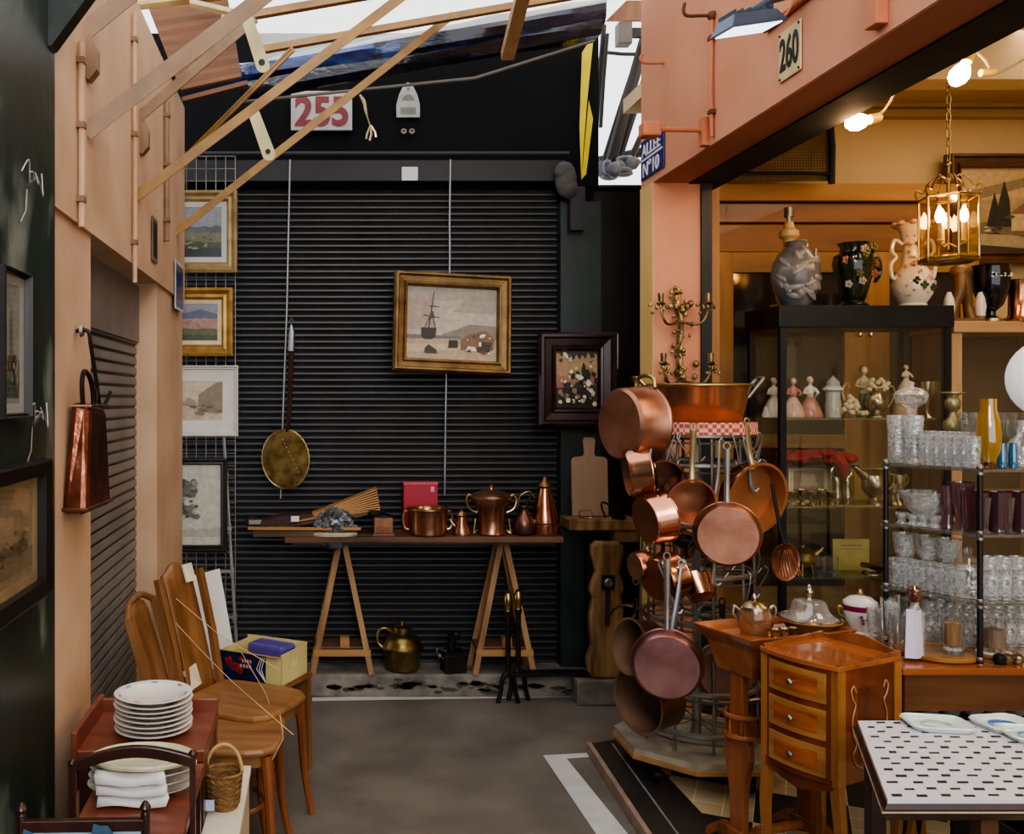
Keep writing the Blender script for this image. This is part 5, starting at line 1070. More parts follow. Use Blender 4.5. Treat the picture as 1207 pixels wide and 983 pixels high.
for i in range(26):
    a = rr.uniform(-2.8,-.3); z = rr.uniform(.05,.24); r = .1*(1-((z-.15)/.2)**2)+.006; q = Matrix.Translation((r*math.cos(a), r*math.sin(a), z)) @ Matrix.Rotation(a+PI/2,4,'Z') @ Matrix.Rotation(rr.random()*3,4,'Y')
    m.ball((0,0,0),(.016,.006,.035),8,q)
m.build('relief_leaves', M('grey_relief','858281',.3,.1,.3,12), t)
m = MB(); m.lathe([(0,.275),(.02,.28),(.024,.3),(.016,.315),(.02,.32),(0,.325)], 14, c=(.05,.03,0)); m.build('stopper', creamc, t)
t = O('black_vase', 'black ceramic vase with flowers in relief between grey and white vases', 'vase', 1006, 4.42, VT)
blg = M('black_glaze', '121712', .12, 0, .4, 9, .0, 30, None, '1f2a18', coat=.5)
m = MB(); m.lathe([(0,0),(.06,0),(.065,.012),(.045,.03),(.055,.05),(.08,.16),(.092,.21),(.085,.245),(.06,.262),(.058,.285),(.07,.305),(.06,.305),(.05,.28),(0,.26)], 28); m.build('body', blg, t)
for i in range(11):
    a = rr.uniform(-2.8,-.1); z = rr.uniform(.1,.3); r = .088
    m = MB(); q = (r*math.cos(a), r*math.sin(a), z)
    for k_ in range(5): m.ball((q[0]+.012*math.cos(k_*1.26), q[1]-.004, q[2]+.012*math.sin(k_*1.26)), (.009,.006,.009), 6)
    m.ball((q[0],q[1]-.008,q[2]),.006,6); m.build('flower', [M('dusty_pink','8f5a48',.4), M('olive_leaf','47552c',.4), M('pale_bloom','9a948a',.4)][i % 3], t)
m = MB(); m.tube([(.08,0,.26),(.11,-.01,.22),(.115,-.01,.16),(.1,0,.12)], [.012,.014,.012,.008], 7); m.build('handle', blg, t)
m = MB()
for i in range(7): m.ball((.08+rr.uniform(-.02,.03), -.02, .2+rr.uniform(-.05,.08)), (.014,.01,.012), 6)
m.build('petals', M('slate_petals','3a4446',.3), t)
t = O('porcelain_vase', 'tall white porcelain vase with frilled neck and painted flowers', 'vase', 1076, 4.42, VT)
wf = M('warm_white_porcelain', 'e2dacb', .18, 0, .08, 9, coat=.4)
m = MB(); m.lathe([(0,0),(.055,0),(.06,.01),(.055,.02),(.08,.06),(.09,.11),(.075,.16),(.05,.2),(.042,.26),(.044,.32),(.06,.37),(.078,.395),(.07,.392),(.04,.33),(0,.3)], 32); m.build('body', wf, t)
m = MB()
for i in range(9): a = i*2*PI/9; m.ball((.076*math.cos(a),.076*math.sin(a),.397),(.018,.018,.013),8)
m.build('frill', M('pinkish_frill','d0a08c',.3), t)
for s in (-1, 1):
    m = MB(); m.tube([(s*.05,0,.3),(s*.085,0,.32),(s*.1,0,.27),(s*.08,0,.24),(s*.105,0,.2),(s*.095,0,.14),(s*.07,0,.15)], .009, 7); m.build('pierced_handle', wf, t)
for i, (x, z, c_) in enumerate(((-.03,.12,'2c3d28'),(.0,.10,'3d5a35'),(.03,.13,'d5bfae'),(.0,.3,'b4786a'),(-.02,.2,'b98a72'),(.03,.21,'a86e5c'),(.045,.09,'3a4a30'))):
    m = MB(); r = .0; y = -.088 if z < .16 else -.052
    for k_ in range(4): m.ball((x+.011*math.cos(k_*1.57), y+abs(x)*.25, z+.011*math.sin(k_*1.57)),(.011,.006,.009),6)
    m.build('painted_flower', M('vase_flower_%d' % i, c_, .3), t)
m = MB(); rv = random.Random(21)
for i in range(46):
    a = rv.uniform(-2.9,-.2); z = rv.uniform(.045,.36); r = .088-.6*abs(z-.105)**1.35 if z < .2 else .047
    m.ball((r*math.cos(a), r*math.sin(a), z), (.009,.006,.008), 6)
m.build('blossom_relief', M('blush_relief','c79c88',.3,0,.3,30), t).__setitem__('kind', 'stuff')
ZC = 1.99
cabp = T('pale_cabinet', 'pale wood display cabinet with glass doors right of the vitrine', 'cabinet', (P(1122,0,4.45).x, 4.45, .05))
m = MB(); m.box(0,1.3,-.015,.33,1.885,1.94); m.build('cornice', wood_pale, cabp, bevel=.006)
for x in (0, .55, 1.25): m = MB(); m.box(x,x+.05,0,.3,0,1.885); m.build('stile', wood('pale_stile','c4a07a','a8845c','z',.5,4), cabp, bevel=.003)
m = MB(); m.box(0,1.3,.3,.33,0,1.885); m.build('back_panel', M('dim_cabinet_back','5d4a36',.7,0,.3,3), cabp)
m = MB(); m.box(0,1.3,0,.3,0,.3); m.build('base', wood_pale, cabp)
for z in (.75,1.1,1.45): m = MB(); m.box(.05,1.25,.02,.3,z,z+.012); m.build('shelf', wood_pale, cabp)
for a, b in ((.05,.55),(.6,1.25)): m = MB(); m.poly([(a,.006,.3),(b,.006,.3),(b,.006,1.885),(a,.006,1.885)]); m.build('door_pane', glass, cabp)
t = O('black_urn', 'glossy black footed urn on the pale cabinet', 'urn', 1168, 4.5, ZC)
m = MB(); m.lathe([(0,0),(.05,0),(.052,.01),(.02,.03),(.02,.05),(.05,.08),(.075,.16),(.082,.22),(.075,.262),(.08,.272),(.07,.27),(0,.24)], 28); m.build('body', M('gloss_black','0c0d10',.08,0,.2,5,coat=.5), t)
m = MB()
for k_ in range(6): m.box(-.05+.018*k_,-.04+.018*k_,-.083+abs(k_-2.5)*.004,-.078+abs(k_-2.5)*.004,.21,.215+.012*(k_ % 2))
m.build('white_glints', white_p, t); m = MB(); m.lathe([(0,.001),(.058,.001),(.058,.014),(0,.016)], 20); m.build('gilt_foot', brass, t)
t = O('boot_ornament', 'brown bronze leg shaped figure ornament left of the black urn', 'ornament', 1132, 4.5, ZC)
m = MB(); m.box(-.09,.09,-.045,.045,0,.015); m.tube([(-.05,0,.015),(-.03,0,.08),(-.01,-.01,.15),(0,0,.22)], [.035,.024,.03,.04], 10); m.tube([(.05,0,.015),(.035,0,.08),(.02,-.01,.15),(0,0,.22)], [.03,.022,.028,.04], 10); m.ball((0,0,.24),(.05,.04,.04),10); m.build('figure', M('dark_bronze_tan','7d5c3c',.4,.3,.3,9), t)
m = MB(); m.lathe([(0,0),(.02,.005),(.026,.05),(.02,.09),(.008,.12),(0,.12)], 10, c=(-.075,-.03,.02)); m.build('white_candle', white_c, t); m = MB(); m.lathe([(0,0),(.02,.005),(.026,.05),(.02,.09),(.008,.12),(0,.12)], 10, c=(.075,-.03,.02)); m.build('white_candle', white_c, t)
t = O('copper_mug', 'tall ribbed copper mug at right end of the pale cabinet', 'mug', 1202, 4.48, ZC)
m = MB(); m.lathe([(0,0),(.055,0),(.058,.01),(.048,.03),(.046,.17),(.056,.2),(.05,.2),(.042,.17),(0,.16)], 24); m.build('body', copper, t); m = MB(); m.tube([(.05,0,.17),(.09,0,.15),(.09,0,.08),(.05,0,.05)], .007, 7); m.build('handle', copper, t)

# ------------------------------------------------------------------ inside the vitrine
YV = 4.42
def figurine(label, px, z, h, skirt, top, male=False, hat=None, Y=YV):
    t = O('porcelain_figurine', label, 'figurine', px, Y, z)
    if male:
        m = MB(); m.tube([(-.012,0,.005),(-.011,0,h*.25),(-.006,0,h*.46)], [.012,.012,.017], 8); m.tube([(.013,0,.005),(.011,0,h*.25),(.006,0,h*.46)], [.012,.012,.017], 8); m.lathe([(0,0),(.035,0),(.033,.01),(0,.012)], 14); m.build('legs', skirt, t)
    else:
        m = MB(); m.lathe([(0,0),(h*.27,0),(h*.28,h*.05),(h*.22,h*.25),(h*.09,h*.5),(0,h*.52)], 18, smooth=True); m.build('skirt', skirt, t)
    m = MB(); m.lathe([(0,h*.45),(h*.085,h*.46),(h*.075,h*.55),(h*.11,h*.68),(h*.10,h*.74),(h*.035,h*.79),(h*.03,h*.83),(0,h*.83)], 14, sy=.75)
    for s in (-1, 1): m.tube([(s*h*.1,0,h*.71),(s*h*.17,-.01,h*.6),(s*h*.06,-.035,h*.56)], [h*.04,h*.035,h*.025], 7)
    m.build('torso', top, t)
    m = MB(); m.ball((0,-.003,h*.90),(h*.065,h*.07,h*.085),10); m.ball((0,-h*.072,h*.89),(h*.012,h*.015,h*.016),5); m.build('head', M('porcelain_skin','d9b79e',.25,0,.06,9), t)
    m = MB(); m.ball((0,h*.02,h*.93),(h*.075,h*.07,h*.075),10); m.build('hair', hat or M('figurine_hair','7d624a',.5), t)
    return t
pinkg = M('pink_glaze','b5786e',.25,0,.3,30,coat=.3); ivory = M('ivory_glaze','d8cfc0',.2,0,.1,14,coat=.3); greeng = M('green_glaze','5b6b4a',.3,0,.3,20)
figurine('white porcelain lady at the left end of the top vitrine shelf', 912, VS[0], .19, ivory, ivory, hat=ivory, Y=4.45)
figurine('pink and white porcelain lady just inside the vitrine corner post', 935, VS[0], .19, M('white_pink_glaze','c9a79a',.25,0,.3,24), pinkg)
figurine('seated lady figurine in a wide rosy ruffled skirt', 955, VS[0], .195, pinkg, ivory, hat=ivory)
figurine('tall gentleman figurine in green breeches at the back of the vitrine shelf', 1018, VS[0], .25, greeng, M('cream_coat','c9b896',.3), True, Y=4.5)
figurine('cream seated putto figurine near the right of the vitrine shelf', 1068, VS[0]+.115, .135, creamc, creamc, hat=creamc)
t = O('pedestal_box', 'orange and cream pot carrying the cream putto', 'pot', 1066, YV, VS[0]); m = MB(); m.lathe([(0,0),(.05,0),(.055,.02),(.05,.07),(.056,.1),(.05,.112),(0,.114)], 20); m.build('pot', M('orange_cream_glaze','b86a44',.3,0,.4,14,0,60,None,'cbb594'), t); m = MB(); m.lathe([(.054,.095),(.057,.105),(.05,.115),(0,.115)], 20); m.build('rim', creamc, t)
t = O('scent_bottle', 'pale lidded porcelain bottle right of the rosy lady', 'bottle', 982, YV, VS[0]); m = MB(); m.lathe([(0,0),(.035,0),(.036,.07),(.032,.085),(.032,.12),(.045,.135),(.028,.155),(.03,.165),(.02,.18),(.008,.19),(0,.2)], 20); m.build('body', M('grey_blue_white','b0b2ae',.25,0,.2,16), t); m = MB(); m.lathe([(.045,.13),(.046,.138),(.03,.15),(0,.15)], 20); m.build('collar', white_c, t)
t = O('flower_cluster', 'cream ceramic flower cluster with scrolled handle on the vitrine shelf', 'ornament', 1003, YV-.03, VS[0]); m = MB(); rr = random.Random(9)
for i in range(40): a = rr.uniform(0,2*PI); r = .07*rr.random()**.5; m.ball((r*math.cos(a), r*.6*math.sin(a), .02+rr.uniform(0,.10)*(1-r/.09)), (.013,.012,.013), 6)
m.build('blooms', creamc, t); m = MB(); m.tube([(-.03,0,.08),(-.04,0,.13),(-.02,0,.16),(-.01,0,.14)], .006, 6); m.build('scroll', M('tan_glaze','b59068',.3), t)
t = O('silver_jug', 'ornate silver jug with high looped handle on the top vitrine shelf', 'jug', 1033, YV-.02, VS[0]); m = MB(); m.lathe([(0,0),(.04,0),(.042,.008),(.02,.02),(.045,.05),(.05,.085),(.03,.12),(.035,.14),(.03,.14),(0,.12)], 20); m.build('body', silver, t); m = MB(); m.tube([(.035,0,.12),(.07,0,.15),(.085,0,.11),(.06,0,.06),(.05,0,.05)], .006, 6); m.build('handle', silver, t); m = MB()
for i in range(14): m.ball((rr.uniform(-.045,.045), -.02, .13+rr.uniform(0,.05)), .012, 6)
m.build('flower_finial', creamc, t)
t = O('red_cloth', 'crumpled red cloth heap on the dark ledge in the vitrine', 'cloth', 963, 4.45, 1.306); m = MB()
for i in range(34): x = rr.uniform(-.15,.17); m.ball((x, rr.uniform(-.05,.05), .018+rr.uniform(0,.055)*(1-abs(x)/.22)), (.035,.025,.022), 8)
m.tube([(.07,-.05,.03),(.08,-.08,-.0),(.085,-.085,-.06)], [.03,.025,.01], 7); m.build('folds', M('deep_red_cloth','8f1c20',.8,0,.3,12,.3,30), t)
picpx('photo_frame', 'cream photo frame standing on the middle vitrine shelf', 927, 548, 978, 597, 4.5, .03, .02, creamc, 'b08a68', [('8d6a4c', rag(.4,.0,seed=51)), ('c7a888', [(.2,.5),(.8,.5),(.7,.9),(.3,.9)])])
for i, px in enumerate((986, 998)):
    t = O('silver_cruet', ['left','right'][i]+' of two silver ring handled cruets in the vitrine', 'cruet', px, 4.40, VS[1], 'pair of silver cruets'); m = MB(); m.lathe([(0,0),(.02,0),(.022,.05),(.015,.09),(.02,.11),(.012,.13),(0,.13)], 14); m.build('bottle', silver, t); m = MB(); m.tube([(.024*math.cos(a*PI/8),0,.155+.026*math.sin(a*PI/8)) for a in range(16)], .005, 6, True); m.build('ring_handle', silver, t)
t = O('silver_pitcher', 'silver cream pitcher with wide spout on the middle vitrine shelf', 'pitcher', 1030, 4.38, VS[1]); m = MB(); m.lathe([(0,0),(.04,0),(.02,.02),(.02,.035),(.05,.07),(.052,.11),(.04,.14),(.05,.165),(.042,.165),(0,.13)], 20); m.build('body', silver, t); m = MB(); m.tube([(-.04,0,.13),(-.075,0,.165),(-.09,0,.18)], [.02,.013,.006], 7); m.build('spout', silver, t); m = MB(); m.tube([(.045,0,.15),(.09,0,.14),(.085,0,.09),(.05,0,.07)], .006, 6); m.build('handle', silver, t)
t = O('yellow_card', 'yellow printed card leaning at the back of the middle vitrine shelf', 'card', 1026, 4.56, VS[1]); m = MB(); m.box(-.08,.08,-.002,.002,0,.16); m.build('card', M('mustard_card','b59a4a',.6), t)
t = O('gallery_tray', 'gilt gallery tray with small silver cups on the middle vitrine shelf', 'tray', 992, 4.38, VS[1]); m = MB(); m.box(-.16,.13,-.045,.03,.0,.004); m.build('base', brass, t); m = MB()
for i in range(30): m.tube([(-.16+.01*i,-.045,.004),(-.16+.01*i,-.045,.03)], .0025, 4)
m.tube([(-.16,-.045,.03),(.13,-.045,.03)], .003, 5); m.build('gallery', gilt, t)
for i in range(5):
    t = O('silver_cup', 'small silver cup on the middle vitrine shelf, '+ORD[i]+' from the left', 'cup', 934+11.5*i, 4.375, VS[1]+.004, 'small silver cups on the gallery tray'); m = MB(); m.lathe([(0,0),(.018,0),(.008,.012),(.02,.03),(.024,.06+.01*(i % 2)),(.02,.06),(0,.03)], 14); m.build('cup', silver, t)
t = O('brass_kettle', 'brass spirit kettle on stand on the lower vitrine shelf', 'kettle', 946, 4.40, VS[2]); m = MB(); m.lathe([(0,.04),(.03,.04),(.055,.07),(.055,.1),(.03,.125),(.01,.13),(.01,.14),(0,.145)], 18); m.build('body', brass, t); m = MB(); m.tube([(.05,0,.09),(.085,0,.115),(.095,0,.13)], [.014,.009,.006], 7); m.build('spout', brass, t); m = MB()
for a in range(3): m.tube([(.04*math.cos(a*2.1),.04*math.sin(a*2.1),.06),(.05*math.cos(a*2.1),.05*math.sin(a*2.1),0)], .004, 5)
m.build('stand', brass, t)
for i in range(2):
    t = O('glass_beaker', ['left','right'][i]+' of two clear beakers on the lower vitrine shelf', 'beaker', 967+14*i, 4.40, VS[2], 'clear beakers in the vitrine'); m = MB(); m.lathe([(0,0),(.026,0),(.027,.085),(.024,.085),(.023,.01),(0,.01)], 18); m.build('glass', clear, t)
t = O('cream_card', 'cream printed card leaning on the lower vitrine shelf', 'card', 1003, 4.52, VS[2]); m = MB(); m.box(-.088,.088,-.002,.002,0,.15); m.build('card', M('cream_yellow_card','b8aa6a',.6), t); m = MB(); m.box(-.05,.05,-.003,-.002,.115,.122); m.box(-.06,.06,-.003,-.002,.10,.104); m.build('printed_lines', M('faint_ink','8f8450',.7), t)
t = O('magnifier', 'black handled magnifier with round rim on the lower vitrine shelf', 'magnifier', 1028, 4.38, VS[2]); m = MB(); m.tube([(.045*math.cos(a*PI/10), .03*math.sin(a*PI/10), .01+.006*math.sin(a*PI/10)) for a in range(20)], .005, 6, True); m.build('rim', silver, t); m = MB(); m.tube([(-.06,-.02,.055),(.0,-.02,.045),(.05,0,.03)], [.012,.012,.008], 8); m.build('handle', blackm, t)
for i, (px, h_) in enumerate(((1052,.1),(1058,.14),(1092,.17))):
    t = O('silver_goblet', ['small silver goblet at the right of the middle vitrine shelf','scrolled silver vase behind the left etagere post','silver figure vase at the right end of the top vitrine shelf'][i], 'goblet', px, 4.42, VS[1] if i < 2 else VS[0]); m = MB(); m.lathe([(0,0),(.03,0),(.01,.02),(.012,h_*.45),(.032,h_*.6),(.036,h_),(.03,h_),(0,h_*.7)], 16); m.build('cup', silver, t); m = MB(); m.tube([(.03,0,h_*.6),(.05,0,h_*.8),(.04,0,h_),(.03,0,h_*.95)], .004, 5); m.build('handle', silver, t)
# ------------------------------------------------------------------ marquetry chest
ch = T('marquetry_chest', 'small inlaid bow fronted chest of three drawers on tall legs', 'chest of drawers', (1.645, 2.975, .05), R(-64.5))
CW, CD, CT = .26, .29, .79
m = MB(); fr = [(-CW/2+CW*i/10, -CD/2-.022*math.sin(PI*i/10)) for i in range(11)]
m.prism(fr+[(CW/2,CD/2),(-CW/2,CD/2)], CT-.385, CT-.035, 'xy'); m.build('carcass', wood('plum_mahogany','7a3a20','54230f','z',.25,4,.4), ch)
m = MB(); fr2 = [(x*1.06, y*1.06) for x, y in fr]; m.prism(fr2+[(CW/2*1.06,CD/2),(-CW/2*1.06,CD/2)], CT-.038, CT-.022, 'xy'); m.build('top', wood_m, ch, bevel=.003)
m = MB()
def gal(p, q, hs, th=.010):
    p, q = Vector(p), Vector(q); n = len(hs); d_ = (q-p); nn = Vector((-d_.y, d_.x, 0)).normalized()*th/2
    rows = [[p+d_*i/(n-1)-nn, p+d_*i/(n-1)-nn+Vector((0,0,hs[i])), p+d_*i/(n-1)+nn+Vector((0,0,hs[i])), p+d_*i/(n-1)+nn] for i in range(n)]; m.sheet(rows, False)
gz = CT-.024; hs = [.008+.022*(.5-.5*math.cos(2*PI*i/16)) for i in range(17)]
gal((-CW/2,CD/2,gz),(CW/2,CD/2,gz),[.014+.024*(.5-.5*math.cos(2*PI*i/16)) for i in range(17)])
gal((-CW/2,-CD/2,gz),(-CW/2,CD/2,gz),[.008+.012*i/8 for i in range(9)]); gal((CW/2,-CD/2,gz),(CW/2,CD/2,gz),[.004+.012*i/8 for i in range(9)])
m.build('gallery_rim', wood_mz, ch)
for i in range(3):
    z1 = CT-.052-.112*i; z0 = z1-.092; y = lambda x: -CD/2-.022*math.cos(PI*x/CW)
    xs = [-.098+.196*j/10 for j in range(11)]
    m = MB(); m.prism([(x, y(x)-.006) for x in xs]+[(.098,y(.098)+.01),(-.098,y(.098)+.01)], z0, z1, 'xy'); dr = m.build('drawer', wood_sat, ch, bevel=.002)
    xs2 = [-.075+.15*j/8 for j in range(9)]
    m = MB(); m.prism([(x, y(x)-.0075) for x in xs2]+[(.075,y(.075)),(-.075,y(.075))], z0+.018, z1-.018, 'xy'); m.build('veneer_panel', wood('flame_veneer','b0602c','7d3c18','x',.25,14,.5), dr)
    m = MB(); m.lathe([(0,0),(.005,0),(.005,.008),(.011,.013),(.011,.018),(.006,.022),(0,.022)], 14, M_=Matrix.Translation((0,y(0)-.007,(z0+z1)/2)) @ Matrix.Rotation(PI/2,4,'X')); m.build('knob', silver, dr)
for sx in (-1, 1):
    for sy in (-1, 1):
        x, yv = sx*(CW/2-.012), sy*(CD/2-.012)
        m = MB(); m.beam((x,yv,CT-.038),(x,yv,CT-.39),.032,.034,(0,1,0))
        segs = [(0,CT-.385,.030),(.012*sx,CT-.52,.026),(.008*sx,CT-.65,.020),(.02*sx,0,.018)]
        for k_ in range(3):
            a, b = segs[k_], segs[k_+1]; m.hexa([(x+b[0]+b[2]/2*u,yv+b[2]/2*v,b[1]) for u, v in ((-1,-1),(1,-1),(1,1),(-1,1))],[(x+a[0]+a[2]/2*u,yv+a[2]/2*v,a[1]) for u, v in ((-1,-1),(1,-1),(1,1),(-1,1))])
        m.build('leg', wood('golden_leg','a8723f','835028','z',.28,5,.4), ch)
m = MB(); m.prism([(-.115,0),(-.06,-.02),(.0,-.035),(.06,-.02),(.115,0),(.115,.03),(-.115,.03)], -CD/2-.006, -CD/2+.01, M_=Matrix.Translation((0,0,CT-.40))); m.build('shaped_apron', wood('plum_mahogany','7a3a20','54230f'), ch)
m = MB()
for s in (-1, 1):
    pts = [(CW/2+.002, s*.075+s*q[0], CT-.39+q[1]) for q in ((-.01,.28),(.0,.30),(.012,.285),(.005,.26),(-.008,.24),(.006,.2),(.002,.15),(-.012,.12),(.004,.09),(-.01,.06),(-.04,.045))]
    m.tube(pts, .0022, 5)
m.build('side_inlay_line', M('pale_inlay','b98a58',.4), ch)
m = MB(); m.box(CW/2,CW/2+.0012,-.05,.05,CT-.33,CT-.1); m.build('side_veneer', wood('rose_veneer','6e301c','4e1e10','z',.25,6,.4), ch)

# ------------------------------------------------------------------ tray top work table
tr = T('tray_table', 'orange mahogany tray top work table with lyre legs behind the chest', 'work table', (1.619, 3.289, .05), R(18.6))
L2, W2, ZT2 = .2325, .1375, .77
def ringp(a, b, z): return [(-a,-b,z),(a,-b,z),(a,b,z),(-a,b,z)]
m = MB(); loops = [ringp(L2-.035,W2-.035,ZT2-.052), ringp(L2-.03,W2-.03,ZT2-.045), ringp(L2-.012,W2-.012,ZT2-.022), ringp(L2,W2,ZT2-.004), ringp(L2,W2,ZT2), ringp(L2-.008,W2-.008,ZT2), ringp(L2-.03,W2-.03,ZT2-.028)]
vs = [p for l in loops for p in l]; m._add(vs, [(i*4+j, i*4+(j+1)%4, (i+1)*4+(j+1)%4, (i+1)*4+j) for i in range(len(loops)-1) for j in range(4)]+[(24,25,26,27),(3,2,1,0)]); m.build('flared_tray', wood_m, tr)
m = MB(); m.hexa(ringp(L2-.06,W2-.055,ZT2-.15), ringp(L2-.035,W2-.035,ZT2-.05)); m.build('work_box', wood_m, tr, bevel=.003)
for s in (-1, 1):
    m = MB(); pts = [(.028,.62),(.032,.5),(.04,.42),(.055,.38),(.058,.33),(.045,.27),(.032,.2),(.03,.1),(.03,.04)]
    m.prism([(y,z) for y,z in pts]+[(-y,z) for y,z in reversed(pts)], s*.15-.014, s*.15+.014, 'yz'); m.build('leg', wood_mz, tr, bevel=.004)
    m = MB(); m.prism([(-.15,0),(-.13,0),(-.09,.03),(.09,.03),(.13,0),(.15,0),(.14,.03),(.08,.075),(-.08,.075),(-.14,.03)], s*.15-.018, s*.15+.018, 'yz'); m.build('foot', wood_mz, tr, bevel=.004)
m = MB(); m.tube([(-.15,0,.05),(-.05,0,.055),(.05,0,.055),(.15,0,.05)], [.014,.018,.018,.014], 8); m.build('stretcher', wood_mz, tr)
ov = [(.2*math.cos(a*PI/16), .10*math.sin(a*PI/16)) for a in range(32)]
m = MB(); m.prism(ov, .40, .414, 'xy'); sh = m.build('oval_shelf', wood_m, tr, bevel=.002)
m = MB(); m.tube([(x*.97,y*.97,.475) for x, y in ov], .009, 6, True); m.build('gallery_rail', wood_mz, sh)
for a in range(16): x, y = ov[a*2]; m = MB(); m.tube([(x*.95,y*.95,.41),(x*.95,y*.95,.43),(x*.95,y*.95,.455),(x*.95,y*.95,.473)], [.004,.006,.004,.004], 6); m.build('spindle', wood_mz, sh)
ZI = .05+ZT2-.028
t = O('glass_teapot', 'amber glass sugar bowl with silver lid on the tray table', 'sugar bowl', 889, 3.30, ZI); m = MB(); m.lathe([(0,0),(.045,0),(.055,.03),(.058,.06),(.05,.085),(.046,.085),(.05,.06),(0,.01)], 24); m.build('bowl', tinted('amber_glass','d9a878',.28), t)
m = MB(); m.lathe([(.052,.085),(.05,.095),(.03,.11),(.008,.115),(.01,.125),(.005,.135),(0,.14)], 20); m.build('lid', silver, t)
for s in (-1, 1): m = MB(); m.tube([(s*.05,0,.08),(s*.07,0,.095),(s*.075,0,.07),(s*.058,0,.045)], .005, 6); m.build('handle', silver, t)
t = O('covered_dish', 'silver rimmed glass dome dish with tall finial on the tray table', 'covered dish', 954, 3.32, ZI); m = MB(); m.lathe([(0,0),(.06,0),(.075,.012),(.09,.035),(.108,.042),(.108,.047),(.085,.045),(0,.03)], 28); m.build('dish', M('pale_gold_dish','c79a62',.25,.6,.2,9), t)
m = MB(); m.lathe([(.098,.047),(.08,.055),(.062,.075),(.055,.1),(.05,.108),(.0,.112)], 28); m.build('dome', glassy('dome_glass',(.9,.85,.75),.3,.06,0,.6), t); m = MB(); m.lathe([(0,.112),(.012,.112),(.006,.12),(.014,.135),(.014,.145),(.006,.155),(.008,.16),(0,.168)], 14); m.build('finial', silver, t); m = MB(); m.tube([(.1*math.cos(a*PI/16),.1*math.sin(a*PI/16),.047) for a in range(32)], .006, 6, True); m.build('rim', silver, t)
for i, (px, Y) in enumerate(((914,3.215),(924,3.225),(935,3.235),(905,3.3))):
    t = O('salt_cellar', 'tiny gilt salt cellar on the tray, '+ORD[i]+' of the little row', 'salt cellar', px, Y, ZI, 'tiny salt cellars on the tray'); m = MB(); m.lathe([(0,0),(.014,0),(.01,.008),(.018,.022),(.019,.034),(.015,.034),(0,.02)], 14); m.build('cup', [brass, silver, gilt, copper][i], t)

# ------------------------------------------------------------------ table with the glass etagere
ZD = .73
tbl = T('display_table', 'long brown table carrying the glass shelves and crystal', 'table', (2.6, 3.35, .05))
m = MB(); m.box(-.655,.75,-.27,.32,.655,.68); m.build('top', wood_m, tbl, bevel=.004)
m = MB(); m.box(-.64,.74,-.255,-.235,.535,.655); m.build('apron', wood('brown_apron','6b4428','4a2c18','x',.35,4), tbl)
m = MB(); m.box(-.64,-.62,-.235,.30,.535,.655); m.build('side_apron', wood('brown_apron','6b4428','4a2c18'), tbl)
for x in (-.62,.70):
    for y in (-.23,.28): m = MB(); m.beam((x,y,.535),(x,y,0),.045,.045,(0,1,0)); m.build('leg', wood_rd, tbl)
m = MB(); m.box(-.6,.7,-.1,.25,.43,.445); m.build('lower_shelf', wood_rd, tbl)
for i in range(5):
    t = O('patterned_bowl', 'white patterned bowl under the display table, '+ORD[i]+' from the left', 'bowl', 1093+26*i, 3.34, .495, 'white patterned bowls under the display table'); m = MB(); m.lathe([(0,0),(.03,0),(.035,.01),(.055,.06),(.052,.06),(.03,.014),(0,.01)], 20); m.build('bowl', M('stripe_bowl','c9c4b4',.3,0,.5,30,0,60,(6,6,.3),'5a6470'), t)
EX0, EY0, EX1, EY1 = 2.09, 3.41, 2.234, 3.13
et = T('glass_etagere', 'glass shelf stand with thin black posts holding the crystal', 'glass shelves', (EX1, EY1, ZD+.001))
qs = [(EX0-EX1, EY0-EY1), (0,0), (.62,-.0), (.62,.30)]
ZS = [1.384, 1.165, .937]
for z in ZS:
    m = MB(); cx = sum(q[0] for q in qs)/4; cy = sum(q[1] for q in qs)/4
    m.prism([(x+(x-cx)*.04, y+(y-cy)*.04) for x, y in qs], z-ZD-.011, z-ZD-.002, 'xy'); m.build('glass_shelf', glassy('greenish_shelf_glass',(.80,.88,.84),.22,.04,0,.3), et)
for x, y in qs:
    m = MB(); m.tube([(x,y,.0),(x,y,ZS[0]-ZD)], .009, 8); ps = m.build('post', blackm, et)
    for z in ZS+[ZD+.012]: m = MB(); m.tube([(x,y,z-ZD-.02),(x,y,z-ZD-.011)], .012, 8); m.ball((x,y,z-ZD+.004),(.012,.012,.012),8); m.build('knob', zinc, ps)
def Ye(px): return 3.41+(px-1044)/(1155-1044)*(3.13-3.41) if px < 1155 else 3.13
def gl(name, label, cat, px, Y, z, prof, mat=crystal, group=None, n=20, part='glass'):
    t = O(name, label, cat, px, Y, z, group); m = MB(); m.lathe(prof, n); m.build(part, mat, t); return t
def tumb(r, h, k=.9): return [(0,0),(r*k,0),(r,h),(r-.004,h),(r*k-.004,.012),(0,.012)]
def gob(r, h, st=.45): return [(0,0),(r*.85,0),(r*.8,.005),(.007,.012),(.006,h*st*.9),(.014,h*st),(r*.8,h*(st+.2)),(r,h),(r-.003,h),(r*.72,h*(st+.2)),(0,h*(st+.06))]
for i, px in enumerate((1057, 1077)): gl('crystal_vase', ['left','right'][i]+' of two tall cut crystal vases at left of the top glass shelf', 'vase', px, Ye(px)+.06, ZS[0], [(0,0),(.027,0),(.03,.01),(.028,.08),(.033,.175),(.029,.175),(.024,.02),(0,.02)], group='tall cut crystal vases')
